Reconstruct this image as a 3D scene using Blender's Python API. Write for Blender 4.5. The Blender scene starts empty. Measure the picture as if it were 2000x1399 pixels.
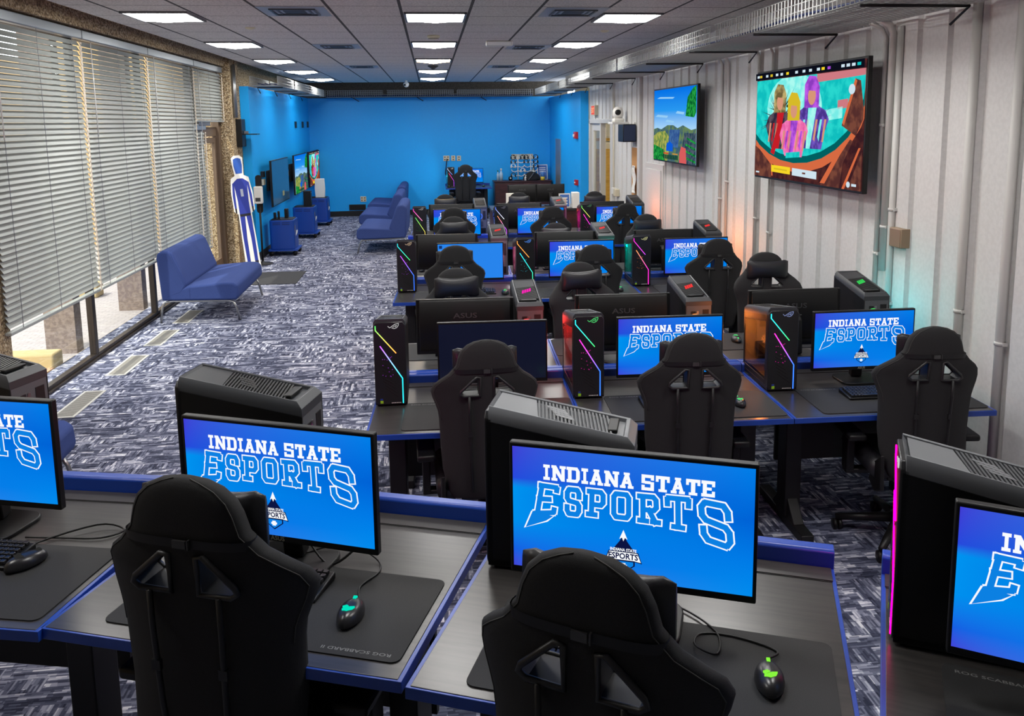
import bpy, bmesh, math, random
from mathutils import Matrix, Vector
random.seed(7)
C = bpy.context.scene.collection
PI = math.pi
# ------------------------------------------------------------------ camera
RIGHT = (0.9933869874066686, -0.11420693667090719, -0.0117927463871025)
DOWN = (-0.027670751672045683, -0.13846064588449117, -0.9899813023704809)
FWD = (0.11142990062369752, 0.9837608577075513, -0.14070519567342193)
cam_d = bpy.data.cameras.new('camera'); cam = bpy.data.objects.new('camera', cam_d); C.objects.link(cam)
cam.matrix_world = Matrix(((RIGHT[0], -DOWN[0], -FWD[0], 0), (RIGHT[1], -DOWN[1], -FWD[1], 0),
                           (RIGHT[2], -DOWN[2], -FWD[2], 2.26), (0, 0, 0, 1)))
cam_d.sensor_width = 36; cam_d.lens = 1600 / 2000 * 36
cam_d.shift_x = (1000 - 1026.446) / 2000; cam_d.shift_y = (465.882 - 699.5) / 2000
cam_d.clip_start = .05; cam_d.clip_end = 200
bpy.context.scene.camera = cam
# ------------------------------------------------------------------ view, sky, sun
vs = bpy.context.scene.view_settings
vs.view_transform = 'Standard'; vs.look = 'None'; vs.exposure = 0.0; vs.gamma = 1; vs.use_curve_mapping = False
W = bpy.data.worlds.new('sky'); bpy.context.scene.world = W; W.use_nodes = True
bg = W.node_tree.nodes['Background']; bg.inputs[0].default_value = (.95, .97, 1, 1); bg.inputs[1].default_value = 3.6
sun_d = bpy.data.lights.new('sun', 'SUN'); sun_d.energy = 6; sun_d.angle = .01; sun_d.color = (1, .93, .8)
sun = bpy.data.objects.new('sun', sun_d); C.objects.link(sun)
sun.rotation_euler = Vector((.40, .55, -1)).to_track_quat('-Z', 'Y').to_euler()
LIGHT_E = 34.0            # brightness of the ceiling troffer lenses

# ------------------------------------------------------------------ materials
MAT = {}
def pmat(name, col, rough=.5, metal=0, spec=.5, emis=None, es=0, noise=None, bump=0, nscale=200):
    if name in MAT: return MAT[name]
    m = bpy.data.materials.new(name); m.use_nodes = True
    nt = m.node_tree; b = nt.nodes['Principled BSDF']
    b.inputs['Base Color'].default_value = (*col, 1); b.inputs['Roughness'].default_value = rough
    b.inputs['Metallic'].default_value = metal; b.inputs['Specular IOR Level'].default_value = spec
    if emis: b.inputs['Emission Color'].default_value = (*emis, 1); b.inputs['Emission Strength'].default_value = es
    if noise or bump:
        tc = nt.nodes.new('ShaderNodeTexCoord'); n = nt.nodes.new('ShaderNodeTexNoise')
        n.inputs['Scale'].default_value = nscale; n.inputs['Detail'].default_value = 3
        nt.links.new(tc.outputs['Object'], n.inputs['Vector'])
        if noise:
            r = nt.nodes.new('ShaderNodeValToRGB')
            r.color_ramp.elements[0].color = (*col, 1); r.color_ramp.elements[1].color = (*noise, 1)
            r.color_ramp.elements[0].position = .4; r.color_ramp.elements[1].position = .6
            nt.links.new(n.outputs['Fac'], r.inputs['Fac']); nt.links.new(r.outputs['Color'], b.inputs['Base Color'])
        if bump:
            bp = nt.nodes.new('ShaderNodeBump'); bp.inputs['Strength'].default_value = bump; bp.inputs['Distance'].default_value = .004
            nt.links.new(n.outputs['Fac'], bp.inputs['Height']); nt.links.new(bp.outputs['Normal'], b.inputs['Normal'])
    MAT[name] = m; return m
def emat(name, col, s=1.0):
    if name in MAT: return MAT[name]
    m = bpy.data.materials.new(name); m.use_nodes = True; nt = m.node_tree
    nt.nodes.remove(nt.nodes['Principled BSDF']); e = nt.nodes.new('ShaderNodeEmission')
    e.inputs[0].default_value = (*col, 1); e.inputs[1].default_value = s
    nt.links.new(e.outputs[0], nt.nodes['Material Output'].inputs[0]); MAT[name] = m; return m
def srgb(r, g, b):
    f = lambda c: (c/255/12.92 if c/255 <= .04045 else ((c/255+.055)/1.055)**2.4)
    return (f(r), f(g), f(b))
def ramp_emat(name, stops, axis='Z', s=1.0, u_mix=None):
    """emission whose colour runs along one generated axis (an LED strip, a display picture)"""
    if name in MAT: return MAT[name]
    m = bpy.data.materials.new(name); m.use_nodes = True; nt = m.node_tree
    nt.nodes.remove(nt.nodes['Principled BSDF']); e = nt.nodes.new('ShaderNodeEmission'); e.inputs[1].default_value = s
    tc = nt.nodes.new('ShaderNodeTexCoord'); sp = nt.nodes.new('ShaderNodeSeparateXYZ'); nt.links.new(tc.outputs['Generated'], sp.inputs[0])
    def ramp(st, src):
        r = nt.nodes.new('ShaderNodeValToRGB'); el = r.color_ramp.elements
        while len(el) < len(st): el.new(.5)
        for k, (p, c) in enumerate(st): el[k].position = p; el[k].color = (*c, 1)
        nt.links.new(src, r.inputs['Fac']); return r.outputs['Color']
    c = ramp(stops, sp.outputs[axis])
    if u_mix:
        c2 = ramp(u_mix, sp.outputs[axis]); mx = nt.nodes.new('ShaderNodeMix'); mx.data_type = 'RGBA'
        pw = nt.nodes.new('ShaderNodeMath'); pw.operation = 'POWER'; pw.inputs[1].default_value = .55
        nt.links.new(sp.outputs['X'], pw.inputs[0]); nt.links.new(pw.outputs[0], mx.inputs['Factor'])
        nt.links.new(c, mx.inputs['A']); nt.links.new(c2, mx.inputs['B']); c = mx.outputs['Result']
    nt.links.new(c, e.inputs[0]); nt.links.new(e.outputs[0], nt.nodes['Material Output'].inputs[0]); MAT[name] = m; return m
class NT:
    """tiny helper to chain shader nodes"""
    def __init__(s, name):
        s.m = bpy.data.materials.new(name); s.m.use_nodes = True; s.t = s.m.node_tree; s.b = s.t.nodes['Principled BSDF']; MAT[name] = s.m
    def n(s, typ, **k):
        x = s.t.nodes.new('ShaderNode' + typ)
        for a, v in k.items(): setattr(x, a, v)
        return x
    def l(s, a, b): s.t.links.new(a, b)
    def math(s, op, a, b=None, c=None):
        x = s.n('Math', operation=op)
        for i, v in enumerate((a, b, c)):
            if v is None: continue
            if isinstance(v, (int, float)): x.inputs[i].default_value = v
            else: s.l(v, x.inputs[i])
        return x.outputs[0]
    def ramp(s, fac, stops, interp='LINEAR'):
        r = s.n('ValToRGB'); r.color_ramp.interpolation = interp; el = r.color_ramp.elements
        while len(el) < len(stops): el.new(.5)
        for k, (p, c) in enumerate(stops): el[k].position = p; el[k].color = (*c, 1)
        s.l(fac, r.inputs['Fac']); return r.outputs['Color']
    def white(s, x, y, z=None):
        cb = s.n('CombineXYZ'); s.l(x, cb.inputs[0]); s.l(y, cb.inputs[1])
        if z is not None: s.l(z, cb.inputs[2])
        w = s.n('TexWhiteNoise', noise_dimensions='3D'); s.l(cb.outputs[0], w.inputs['Vector']); return w.outputs['Value']
def carpet():
    t = NT('carpet'); tc = t.n('TexCoord'); sp = t.n('SeparateXYZ'); t.l(tc.outputs['Object'], sp.inputs[0])
    X, Y = sp.outputs['X'], sp.outputs['Y']
    def dashes(px, py, seed):
        row = t.math('FLOOR', t.math('DIVIDE', Y, py))
        off = t.math('MULTIPLY', t.math('FRACT', t.math('MULTIPLY', t.math('SINE', t.math('ADD', row, seed)), 43758.5)), 3.0)
        col = t.math('FLOOR', t.math('ADD', t.math('DIVIDE', X, px), off))
        return t.white(col, row)
    def dashes_v(px, py, seed):
        col = t.math('FLOOR', t.math('DIVIDE', X, px))
        off = t.math('MULTIPLY', t.math('FRACT', t.math('MULTIPLY', t.math('SINE', t.math('ADD', col, seed)), 43758.5)), 3.0)
        row = t.math('FLOOR', t.math('ADD', t.math('DIVIDE', Y, py), off))
        return t.white(row, col)
    h = t.math('ADD', t.math('MULTIPLY', dashes(.11, .022, 3.1), .6), t.math('MULTIPLY', dashes(.045, .009, 7.7), .4))
    v = t.math('ADD', t.math('MULTIPLY', dashes_v(.022, .09, 5.3), .6), t.math('MULTIPLY', dashes_v(.009, .05, 1.9), .4))
    sel = t.math('GREATER_THAN', dashes(.16, .085, 2.2), .60)
    mx = t.n('Mix', data_type='FLOAT'); t.l(sel, mx.inputs['Factor']); t.l(h, mx.inputs['A']); t.l(v, mx.inputs['B'])
    big = t.n('TexNoise'); big.inputs['Scale'].default_value = 1.6; big.inputs['Detail'].default_value = 2; t.l(tc.outputs['Object'], big.inputs['Vector'])
    blk = dashes(.24, .09, 9.1)
    f = t.math('ADD', t.math('MULTIPLY', mx.outputs['Result'], .75), t.math('ADD', t.math('MULTIPLY', big.outputs['Fac'], .25), t.math('MULTIPLY', blk, .16)))
    c = t.ramp(f, [(.24, srgb(42, 45, 62)), (.45, srgb(72, 76, 96)), (.62, srgb(104, 108, 128)), (.76, srgb(150, 153, 172)), (.92, srgb(218, 219, 226))])
    t.l(c, t.b.inputs['Base Color']); t.b.inputs['Roughness'].default_value = .95; t.b.inputs['Specular IOR Level'].default_value = .1
    return t.m
def aggregate():
    t = NT('aggregate'); tc = t.n('TexCoord'); v = t.n('TexVoronoi'); v.inputs['Scale'].default_value = 70; t.l(tc.outputs['Object'], v.inputs['Vector'])
    sp = t.n('SeparateColor'); t.l(v.outputs['Color'], sp.inputs[0])
    c = t.ramp(sp.outputs[0], [(0, srgb(92, 76, 56)), (.35, srgb(140, 118, 88)), (.7, srgb(178, 156, 120)), (1, srgb(205, 190, 160))])
    t.l(c, t.b.inputs['Base Color']); t.b.inputs['Roughness'].default_value = .9
    bp = t.n('Bump'); bp.inputs['Strength'].default_value = .7; bp.inputs['Distance'].default_value = .01; t.l(v.outputs['Distance'], bp.inputs['Height']); t.l(bp.outputs['Normal'], t.b.inputs['Normal'])
    return t.m
def ceiling_mat():
    t = NT('ceiling_tile'); tc = t.n('TexCoord'); sp = t.n('SeparateXYZ'); t.l(tc.outputs['Object'], sp.inputs[0])
    def line(o, off, per, w):
        f = t.math('FRACT', t.math('ADD', t.math('DIVIDE', t.math('SUBTRACT', o, off), per), 100.0))
        return t.math('LESS_THAN', t.math('ABSOLUTE', t.math('SUBTRACT', f, .5)), w)
    gx = line(sp.outputs['X'], .07, .59, .022)          # lines half a cell away from the lamp centres
    gy = line(sp.outputs['Y'], 8.02, .65, .010)
    n = t.n('TexNoise'); n.inputs['Scale'].default_value = 60; n.inputs['Detail'].default_value = 5; n.inputs['Roughness'].default_value = .8; t.l(tc.outputs['Object'], n.inputs['Vector'])
    c = t.ramp(n.outputs['Fac'], [(.35, srgb(168, 163, 159)), (.5, srgb(214, 209, 205)), (.65, srgb(232, 228, 225))])
    mx = t.n('Mix', data_type='RGBA'); t.l(t.math('MAXIMUM', gx, gy), mx.inputs['Factor']); t.l(c, mx.inputs['A']); mx.inputs['B'].default_value = (.1, .1, .1, 1)
    t.l(mx.outputs['Result'], t.b.inputs['Base Color']); t.b.inputs['Roughness'].default_value = .95; t.b.inputs['Specular IOR Level'].default_value = .1
    return t.m
def wood_mat(name, a, b, rough=.35, scale=6):
    t = NT(name); tc = t.n('TexCoord'); mp = t.n('Mapping'); mp.inputs['Scale'].default_value = (scale * .25, scale * 4, scale); t.l(tc.outputs['Object'], mp.inputs[0])
    n = t.n('TexNoise'); n.inputs['Scale'].default_value = 3; n.inputs['Detail'].default_value = 6; t.l(mp.outputs[0], n.inputs['Vector'])
    t.l(t.ramp(n.outputs['Fac'], [(.35, a), (.65, b)]), t.b.inputs['Base Color']); t.b.inputs['Roughness'].default_value = rough
    return t.m
def paver_mat():
    t = NT('paver'); tc = t.n('TexCoord'); br = t.n('TexBrick'); br.inputs['Scale'].default_value = 4
    br.inputs['Color1'].default_value = (.34, .31, .31, 1); br.inputs['Color2'].default_value = (.38, .35, .34, 1); br.inputs['Mortar'].default_value = (.2, .18, .18, 1); br.inputs['Mortar Size'].default_value = .012
    t.l(tc.outputs['Object'], br.inputs['Vector']); t.l(br.outputs['Color'], t.b.inputs['Base Color']); t.b.inputs['Roughness'].default_value = .9
    return t.m
def glass(name, tint=(1, 1, 1), gl=.12):
    m = bpy.data.materials.new(name); m.use_nodes = True; nt = m.node_tree; nt.nodes.remove(nt.nodes['Principled BSDF'])
    tr = nt.nodes.new('ShaderNodeBsdfTransparent'); tr.inputs[0].default_value = (*tint, 1); g = nt.nodes.new('ShaderNodeBsdfGlossy'); g.inputs['Roughness'].default_value = .03
    fr = nt.nodes.new('ShaderNodeLayerWeight'); fr.inputs[0].default_value = .5; mx = nt.nodes.new('ShaderNodeMixShader')
    pw = nt.nodes.new('ShaderNodeMath'); pw.operation = 'POWER'; pw.inputs[1].default_value = 4
    ml = nt.nodes.new('ShaderNodeMath'); ml.operation = 'MULTIPLY_ADD'; ml.inputs[1].default_value = gl * 3; ml.inputs[2].default_value = .03; ml.use_clamp = True
    nt.links.new(fr.outputs['Facing'], pw.inputs[0]); nt.links.new(pw.outputs[0], ml.inputs[0]); nt.links.new(ml.outputs[0], mx.inputs[0]); nt.links.new(tr.outputs[0], mx.inputs[1]); nt.links.new(g.outputs[0], mx.inputs[2])
    nt.links.new(mx.outputs[0], nt.nodes['Material Output'].inputs[0]); MAT[name] = m; return m
CARPET = carpet(); AGG = aggregate(); CEIL = ceiling_mat(); PAVER = paver_mat()
DESK = wood_mat('desk_laminate', srgb(52, 50, 50), srgb(64, 61, 60), .28); MAHOG = wood_mat('mahogany', srgb(48, 22, 22), srgb(74, 34, 32), .4)
YWOOD = wood_mat('yellow_wood', srgb(196, 146, 52), srgb(220, 172, 78), .4); CORK = pmat('cork', srgb(198, 148, 92), .9, noise=srgb(178, 128, 76))
GLASS = glass('window_glass', (.93, .95, .95)); CASEGLASS = glass('smoked_glass', (.55, .5, .48), .2)
BLUEWALL = pmat('blue_paint', srgb(8, 160, 238), .5, noise=srgb(8, 165, 242), nscale=60)
WHITEWALL = pmat('painted_siding', srgb(204, 204, 202), .6, noise=srgb(210, 210, 208), nscale=40)
TRIMPAINT = pmat('painted_trim', srgb(200, 199, 195), .5); DARKCON = pmat('dark_concrete', srgb(70, 66, 60), .9, noise=srgb(88, 82, 74), nscale=30)
BLACK = pmat('black_plastic', (.007, .007, .0075), .42, spec=.35); BLACKM = pmat('black_metal', (.01, .01, .011), .5, spec=.4); SATIN = pmat('satin_black', (.016, .016, .018), .3)
GREYPL = pmat('dark_grey_plastic', srgb(58, 60, 64), .42); GREYPL2 = pmat('grey_plastic', srgb(92, 94, 98), .42); SLATM = pmat('slat_plastic', srgb(34, 35, 37), .4); PLATEM = pmat('plate_plastic', srgb(50, 52, 55), .38); STEEL = pmat('steel', srgb(150, 152, 154), .35, metal=.9)
FABRIC = pmat('black_mesh_fabric', (.015, .015, .016), .85, spec=.35, noise=(.022, .022, .023), bump=.4, nscale=900)
LEATHER = pmat('black_leather', (.012, .012, .015), .4, bump=.15, nscale=120); STITCH = pmat('grey_stitching', srgb(62, 62, 60), .8)
PADM = pmat('cloth_pad', (.022, .022, .023), .75, spec=.3, noise=(.03, .03, .031), nscale=500); PADTXT = pmat('pad_lettering', srgb(120, 120, 120), .7)
BLUEEDGE = pmat('blue_laminate', srgb(28, 66, 160), .35); SOFAM = pmat('blue_upholstery', srgb(50, 66, 120), .9, spec=.2, noise=srgb(58, 76, 132), bump=.3, nscale=350)
WHITEPL = pmat('white_plastic', srgb(222, 220, 214), .4); IVORY = pmat('ivory_plastic', srgb(205, 196, 170), .45); CARTBLUE = pmat('cart_blue', srgb(16, 62, 148), .4)
WIRE = pmat('zinc_wire', srgb(168, 170, 168), .5, metal=.3); CHROME = pmat('brushed_metal', srgb(170, 170, 168), .3, metal=.95); CABLEB = pmat('cable_blue', srgb(20, 34, 78), .6)
BLIND = pmat('blind_slat', srgb(150, 155, 152), .42); BLINDCORD = pmat('blind_tape', srgb(226, 214, 196), .8); RAILM = pmat('head_rail', srgb(142, 150, 156), .35, metal=.3)
RED = pmat('alarm_red', srgb(190, 28, 30), .4); PAPER = pmat('paper_white', srgb(235, 233, 226), .8); BRONZE = pmat('dark_bronze', srgb(46, 38, 32), .45, metal=.3)
TAN = pmat('tan_stucco', srgb(190, 160, 112), .9, noise=srgb(176, 146, 100), nscale=25); MULCH = pmat('mulch', srgb(150, 105, 70), 1, noise=srgb(200, 170, 140), nscale=40)
EXTCOL = pmat('weathered_concrete', srgb(120, 106, 98), .9, noise=srgb(140, 126, 116), nscale=30); CURB = pmat('pale_concrete', srgb(176, 158, 112), .9)
LENS = emat('troffer_lens', (1, .985, .955), LIGHT_E); LENSW = emat('troffer_lens_warm', (1, .72, .38), LIGHT_E); WHITE_E = emat('display_white', (.95, .97, 1), 1.0)

# ------------------------------------------------------------------ mesh building
class MB:
    def __init__(s): s.bm = bmesh.new()
    def face(s, pts, mi=0, sm=False):
        f = s.bm.faces.new([s.bm.verts.new(p) for p in pts]); f.material_index = mi; f.smooth = sm; return f
    def box(s, x0, x1, y0, y1, z0, z1, mi=0, mx=None):
        v = [Vector((x, y, z)) for z in (z0, z1) for y in (y0, y1) for x in (x0, x1)]
        if mx is not None: v = [mx @ p for p in v]
        v = [s.bm.verts.new(p) for p in v]
        for q in ((0, 2, 3, 1), (4, 5, 7, 6), (0, 1, 5, 4), (2, 6, 7, 3), (0, 4, 6, 2), (1, 3, 7, 5)):
            f = s.bm.faces.new([v[i] for i in q]); f.material_index = mi
        return s
    def cbox(s, c, d, mi=0, rot=None):
        mx = Matrix.Translation(c) @ (rot.to_4x4() if rot is not None else Matrix.Identity(4))
        return s.box(-d[0]/2, d[0]/2, -d[1]/2, d[1]/2, -d[2]/2, d[2]/2, mi, mx)
    def prism(s, pts, a, b, axis='y', mi=0, sm=False):
        """extrude a 2-D outline: axis y: pts are (x,z); axis z: (x,y); axis x: (y,z)"""
        P = {'y': lambda p, t: (p[0], t, p[1]), 'z': lambda p, t: (p[0], p[1], t), 'x': lambda p, t: (t, p[0], p[1])}[axis]
        A = [s.bm.verts.new(P(p, a)) for p in pts]; B = [s.bm.verts.new(P(p, b)) for p in pts]; n = len(pts)
        fs = [s.bm.faces.new(A), s.bm.faces.new(B[::-1])]
        for i in range(n):
            f = s.bm.faces.new((A[i], B[i], B[(i+1) % n], A[(i+1) % n])); f.smooth = sm; fs.append(f)
        for f in fs: f.material_index = mi
        return s
    def loft(s, rings, mi=0, caps=True, sm=True):
        R = [[s.bm.verts.new(p) for p in r] for r in rings]; n = len(rings[0])
        for a, b in zip(R, R[1:]):
            for i in range(n):
                f = s.bm.faces.new((a[i], a[(i+1) % n], b[(i+1) % n], b[i])); f.smooth = sm; f.material_index = mi
        if caps:
            for f in (s.bm.faces.new(R[0][::-1]), s.bm.faces.new(R[-1])): f.material_index = mi; f.smooth = sm
        return s
    def tube(s, path, r, n=8, mi=0, closed=False, caps=True):
        P = [Vector(p) for p in path]; rings = []
        for i, p in enumerate(P):
            if closed: d = (P[(i+1) % len(P)] - P[i-1])
            else: d = P[min(i+1, len(P)-1)] - P[max(i-1, 0)]
            d = d.normalized() if d.length > 1e-9 else Vector((0, 0, 1))
            u = d.orthogonal().normalized() if i == 0 else (rings_u - d * rings_u.dot(d)).normalized()
            rings_u = u; w = d.cross(u)
            rr = r[i] if isinstance(r, (list, tuple)) else r
            rings.append([p + (u * math.cos(t) + w * math.sin(t)) * rr for t in (2*PI*k/n for k in range(n))])
        if closed: rings.append(rings[0][:]); caps = False
        return s.loft(rings, mi, caps)
    def cyl(s, c, r, h, axis='z', n=20, mi=0, r2=None):
        d = {'x': Vector((1, 0, 0)), 'y': Vector((0, 1, 0)), 'z': Vector((0, 0, 1))}[axis]; c = Vector(c)
        return s.tube([c, c + d * h], [r, r if r2 is None else r2], n, mi)
    def lathe(s, prof, n=20, mi=0, c=(0, 0, 0)):
        return s.loft([[(c[0] + r*math.cos(2*PI*k/n), c[1] + r*math.sin(2*PI*k/n), c[2] + z) for k in range(n)] for r, z in prof], mi)
    def mesh(s, me, mx, mi):
        b2 = bmesh.new(); b2.from_mesh(me); b2.transform(mx)
        mp = {v: s.bm.verts.new(v.co) for v in b2.verts}
        for f in b2.faces:
            try: g = s.bm.faces.new([mp[v] for v in f.verts]); g.material_index = mi
            except ValueError: pass
        b2.free(); return s
    def build(s, name, mats, parent=None, bevel=0, seg=2, angle=35, loc=None, rot=None, normals=True, subsurf=0):
        if normals: bmesh.ops.recalc_face_normals(s.bm, faces=s.bm.faces)
        me = bpy.data.meshes.new(name); s.bm.to_mesh(me); s.bm.free()
        for m in (mats if isinstance(mats, (list, tuple)) else [mats]): me.materials.append(m)
        o = bpy.data.objects.new(name, me); C.objects.link(o)
        if parent is not None: o.parent = parent
        if loc is not None: o.location = loc
        if rot is not None: o.rotation_euler = rot
        if bevel:
            b = o.modifiers.new('bevel', 'BEVEL'); b.width = bevel; b.segments = seg; b.limit_method = 'ANGLE'; b.angle_limit = math.radians(angle); b.harden_normals = False
            for p in me.polygons: p.use_smooth = True
            me.set_sharp_from_angle(angle=math.radians(40))
        if subsurf:
            u = o.modifiers.new('subsurf', 'SUBSURF'); u.levels = subsurf; u.render_levels = subsurf
        return o
_txt = {}
def text_mesh(t, bold=0.0):
    if (t, bold) in _txt: return _txt[(t, bold)]
    cu = bpy.data.curves.new('lettering', 'FONT'); cu.body = t; cu.size = 1; cu.offset = bold; cu.resolution_u = 2; cu.align_x = 'LEFT'
    o = bpy.data.objects.new('lettering', cu); C.objects.link(o)
    dg = bpy.context.evaluated_depsgraph_get(); me = bpy.data.meshes.new_from_object(o.evaluated_get(dg))
    C.objects.unlink(o); bpy.data.objects.remove(o); _txt[(t, bold)] = me; return me
def put_text(mb, t, origin, xdir, updir, width, mi, bold=.0, height=None):
    """flat lettering on a surface, set in the mesh of the thing that carries it"""
    me = text_mesh(t, bold); xs = [v.co.x for v in me.vertices]; ys = [v.co.y for v in me.vertices]
    sx = width / (max(xs) - min(xs)); sy = sx if height is None else height / (max(ys) - min(ys))
    X = Vector(xdir).normalized(); Y = Vector(updir).normalized(); Z = X.cross(Y)
    mx = Matrix(((X.x*sx, Y.x*sy, Z.x, origin[0]), (X.y*sx, Y.y*sy, Z.y, origin[1]), (X.z*sx, Y.z*sy, Z.z, origin[2]), (0, 0, 0, 1))) @ Matrix.Translation((-min(xs), -min(ys), 0))
    mb.mesh(me, mx, mi)
def tag(o, label, cat, group=None, kind=None):
    o['label'] = label; o['category'] = cat
    if group: o['group'] = group
    if kind: o['kind'] = kind
    return o
def thing(name, label, cat, loc=(0, 0, 0), rz=0, group=None, s=1.0):
    o = bpy.data.objects.new(name, None); C.objects.link(o); o.location = loc; o.rotation_euler = (0, 0, rz); o.scale = (s, s, s)
    o.empty_display_size = .1; return tag(o, label, cat, group)
def struct(o): o['kind'] = 'structure'; return o
def dup(root, loc, rz=0, label=None, group=None, s=None):
    r = root.copy(); C.objects.link(r); r.location = loc; r.rotation_euler = (0, 0, rz)
    if s: r.scale = (s, s, s)
    if label: r['label'] = label
    if group: r['group'] = group
    for ch in list(root.children):
        c = ch.copy(); C.objects.link(c); c.parent = r
        for g in list(ch.children):
            d = g.copy(); C.objects.link(d); d.parent = c
    return r
def nest(root, mp):
    for c in list(root.children):
        p = mp.get(c.name.split('.')[0])
        if p:
            q = [k for k in root.children if k.name.split('.')[0] == p and k is not c]
            if q: c.parent = min(q, key=lambda k: (Vector(k.data.vertices[0].co) - Vector(c.data.vertices[0].co)).length)
    return root
def descend(o):
    for c in o.children:
        yield c
        yield from c.children
def kids(o, stem_): return [c for c in o.children if c.name.split('.')[0] == stem_]
def objmat(o, i, m): o.material_slots[i].link = 'OBJECT'; o.material_slots[i].material = m
def round_rect(x0, x1, y0, y1, r, n=4):
    P = []
    for cx, cy, a in ((x1-r, y1-r, 0), (x0+r, y1-r, 90), (x0+r, y0+r, 180), (x1-r, y0+r, 270)):
        for k in range(n+1):
            t = math.radians(a + 90*k/n); P.append((cx + r*math.cos(t), cy + r*math.sin(t)))
    return P
# ------------------------------------------------------------------ the room
XL, XR, YB, ZC, ZT = -3.3, 3.13, 20.54, 3.22, 3.75
AL, AR = -2.93, 2.97                                  # faces of the two blue side walls of the alcove
struct(MB().box(XL-.3, XR+.3, -3.2, YB+.1, -.12, 0).build('floor', CARPET))
struct(MB().box(-2.87, XR, -3.2, 19.75, ZC, ZC+.02).build('ceiling', CEIL))
struct(MB().box(XL-.3, XR+.3, -3.2, YB+.1, ZT, ZT+.1).build('ceiling_deck', DARKCON))
struct(MB().box(XL-.3, XR+.3, -3.4, -3.2, 0, ZT).build('wall_front', WHITEWALL))
b = MB(); b.box(AL-.14, AR+.16, YB, YB+.15, 0, 2.89); struct(b.build('wall_back', BLUEWALL))
struct(MB().box(XL-.3, XR+.3, YB+.02, YB+.16, 2.89, ZT).build('trim_1', DARKCON))
struct(MB().box(AL-.14, AL, 13.95, YB, 0, 2.89).build('wall_alcove_left', BLUEWALL))
struct(MB().box(AR, AR+.16, 16.23, YB, 0, 2.86).build('wall_alcove_right', BLUEWALL))
b = MB(); b.box(AL, AR, YB-.015, YB, 0, .13); struct(b.build('baseboard_back', BLACKM))
struct(MB().box(AL, AL+.015, 13.95, YB, 0, .13).build('baseboard_left', BLACKM))
# window side: exposed-aggregate piers, dark head beam, glazing
b = MB(); b.box(XL-.3, XL, -3.2, 5.3, 0, ZT); b.box(XL-.3, XL, 13.4, YB, 0, ZT); b.box(XL-.3, XL, 5.3, 13.4, 3.14, ZT)
struct(b.build('wall_left', AGG))
b = MB(); b.prism([(XL-.05, 5.3), (XL+.04, 5.3), (XL+.04, 6.5), (XL-.02, 6.69), (XL-.3, 6.69), (XL-.3, 5.3)], 0, 3.14, 'z')
struct(b.build('trim_2', AGG, bevel=.01))
b = MB(); b.box(XL, -3.09, 13.42, 13.72, 0, ZT-.4); b.box(XL, -3.072, 13.72, 13.95, 0, ZT-.4)
struct(b.build('trim_3', AGG, bevel=.008))
b = MB(); b.box(XL, -3.16, -3.2, 13.42, 3.17, ZT); b.box(-3.06, -2.93, -3.2, 19.75, 3.28, ZT)
struct(b.build('trim_4', AGG))
def win(n, y0, y1):
    f = MB(); x0, x1 = XL-.07, XL-.01
    f.box(x0, x1, y0, y1, 0, .06); f.box(x0, x1, y0, y1, 3.08, 3.14); f.box(x0, x1, y0, y0+.035, .06, 3.08); f.box(x0, x1, y1-.035, y1, .06, 3.08)
    f.box(x0-.02, x1+.02, y0, y1, 0, .025)
    o = struct(f.build('window_%d' % n, BRONZE, bevel=.003))
    g = MB(); g.box(XL-.042, XL-.038, y0+.035, y1-.035, .06, 3.08); g.build('window_pane', GLASS, o)
win(1, 6.62, 8.25); win(2, 8.25, 10.04); win(3, 10.04, 11.98)
# glazed entrance door with transom beside the pier
f = MB(); x0, x1 = XL-.08, XL-.01
f.box(x0, x1+.04, 11.98, 12.08, 0, 3.14); f.box(x0, x1+.04, 13.3, 13.42, 0, 3.14); f.box(x0, x1, 12.08, 13.3, 2.1, 2.24); f.box(x0, x1, 12.08, 13.3, 3.06, 3.14); f.box(x0, x1, 12.08, 13.3, 0, .02)
DBR = pmat('door_bronze', srgb(104, 86, 70), .45, metal=.2)
d1 = struct(f.build('door_1', DBR, bevel=.004))
f = MB(); f.box(x0+.01, x1-.01, 12.1, 12.18, .03, 2.08); f.box(x0+.01, x1-.01, 13.2, 13.28, .03, 2.08); f.box(x0+.01, x1-.01, 12.18, 13.2, .03, .2); f.box(x0+.01, x1-.01, 12.18, 13.2, 2.0, 2.08)
f.build('door_leaf', DBR, d1, bevel=.004)
f = MB(); f.box(XL-.042, XL-.038, 12.18, 13.2, .2, 2.0); f.box(XL-.042, XL-.038, 12.08, 13.3, 2.24, 3.06); f.build('door_glass', GLASS, d1)
f = MB(); f.box(XL+.0, XL+.09, 12.0, 12.6, 2.26, 2.33); f.build('door_closer', GREYPL2, d1, bevel=.006)
f = MB(); f.tube([(XL-.01, 12.14, .95), (XL+.05, 12.14, .95), (XL+.05, 12.14, 1.25), (XL-.01, 12.14, 1.25)], .012); f.build('door_handle', CHROME, d1)
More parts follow.
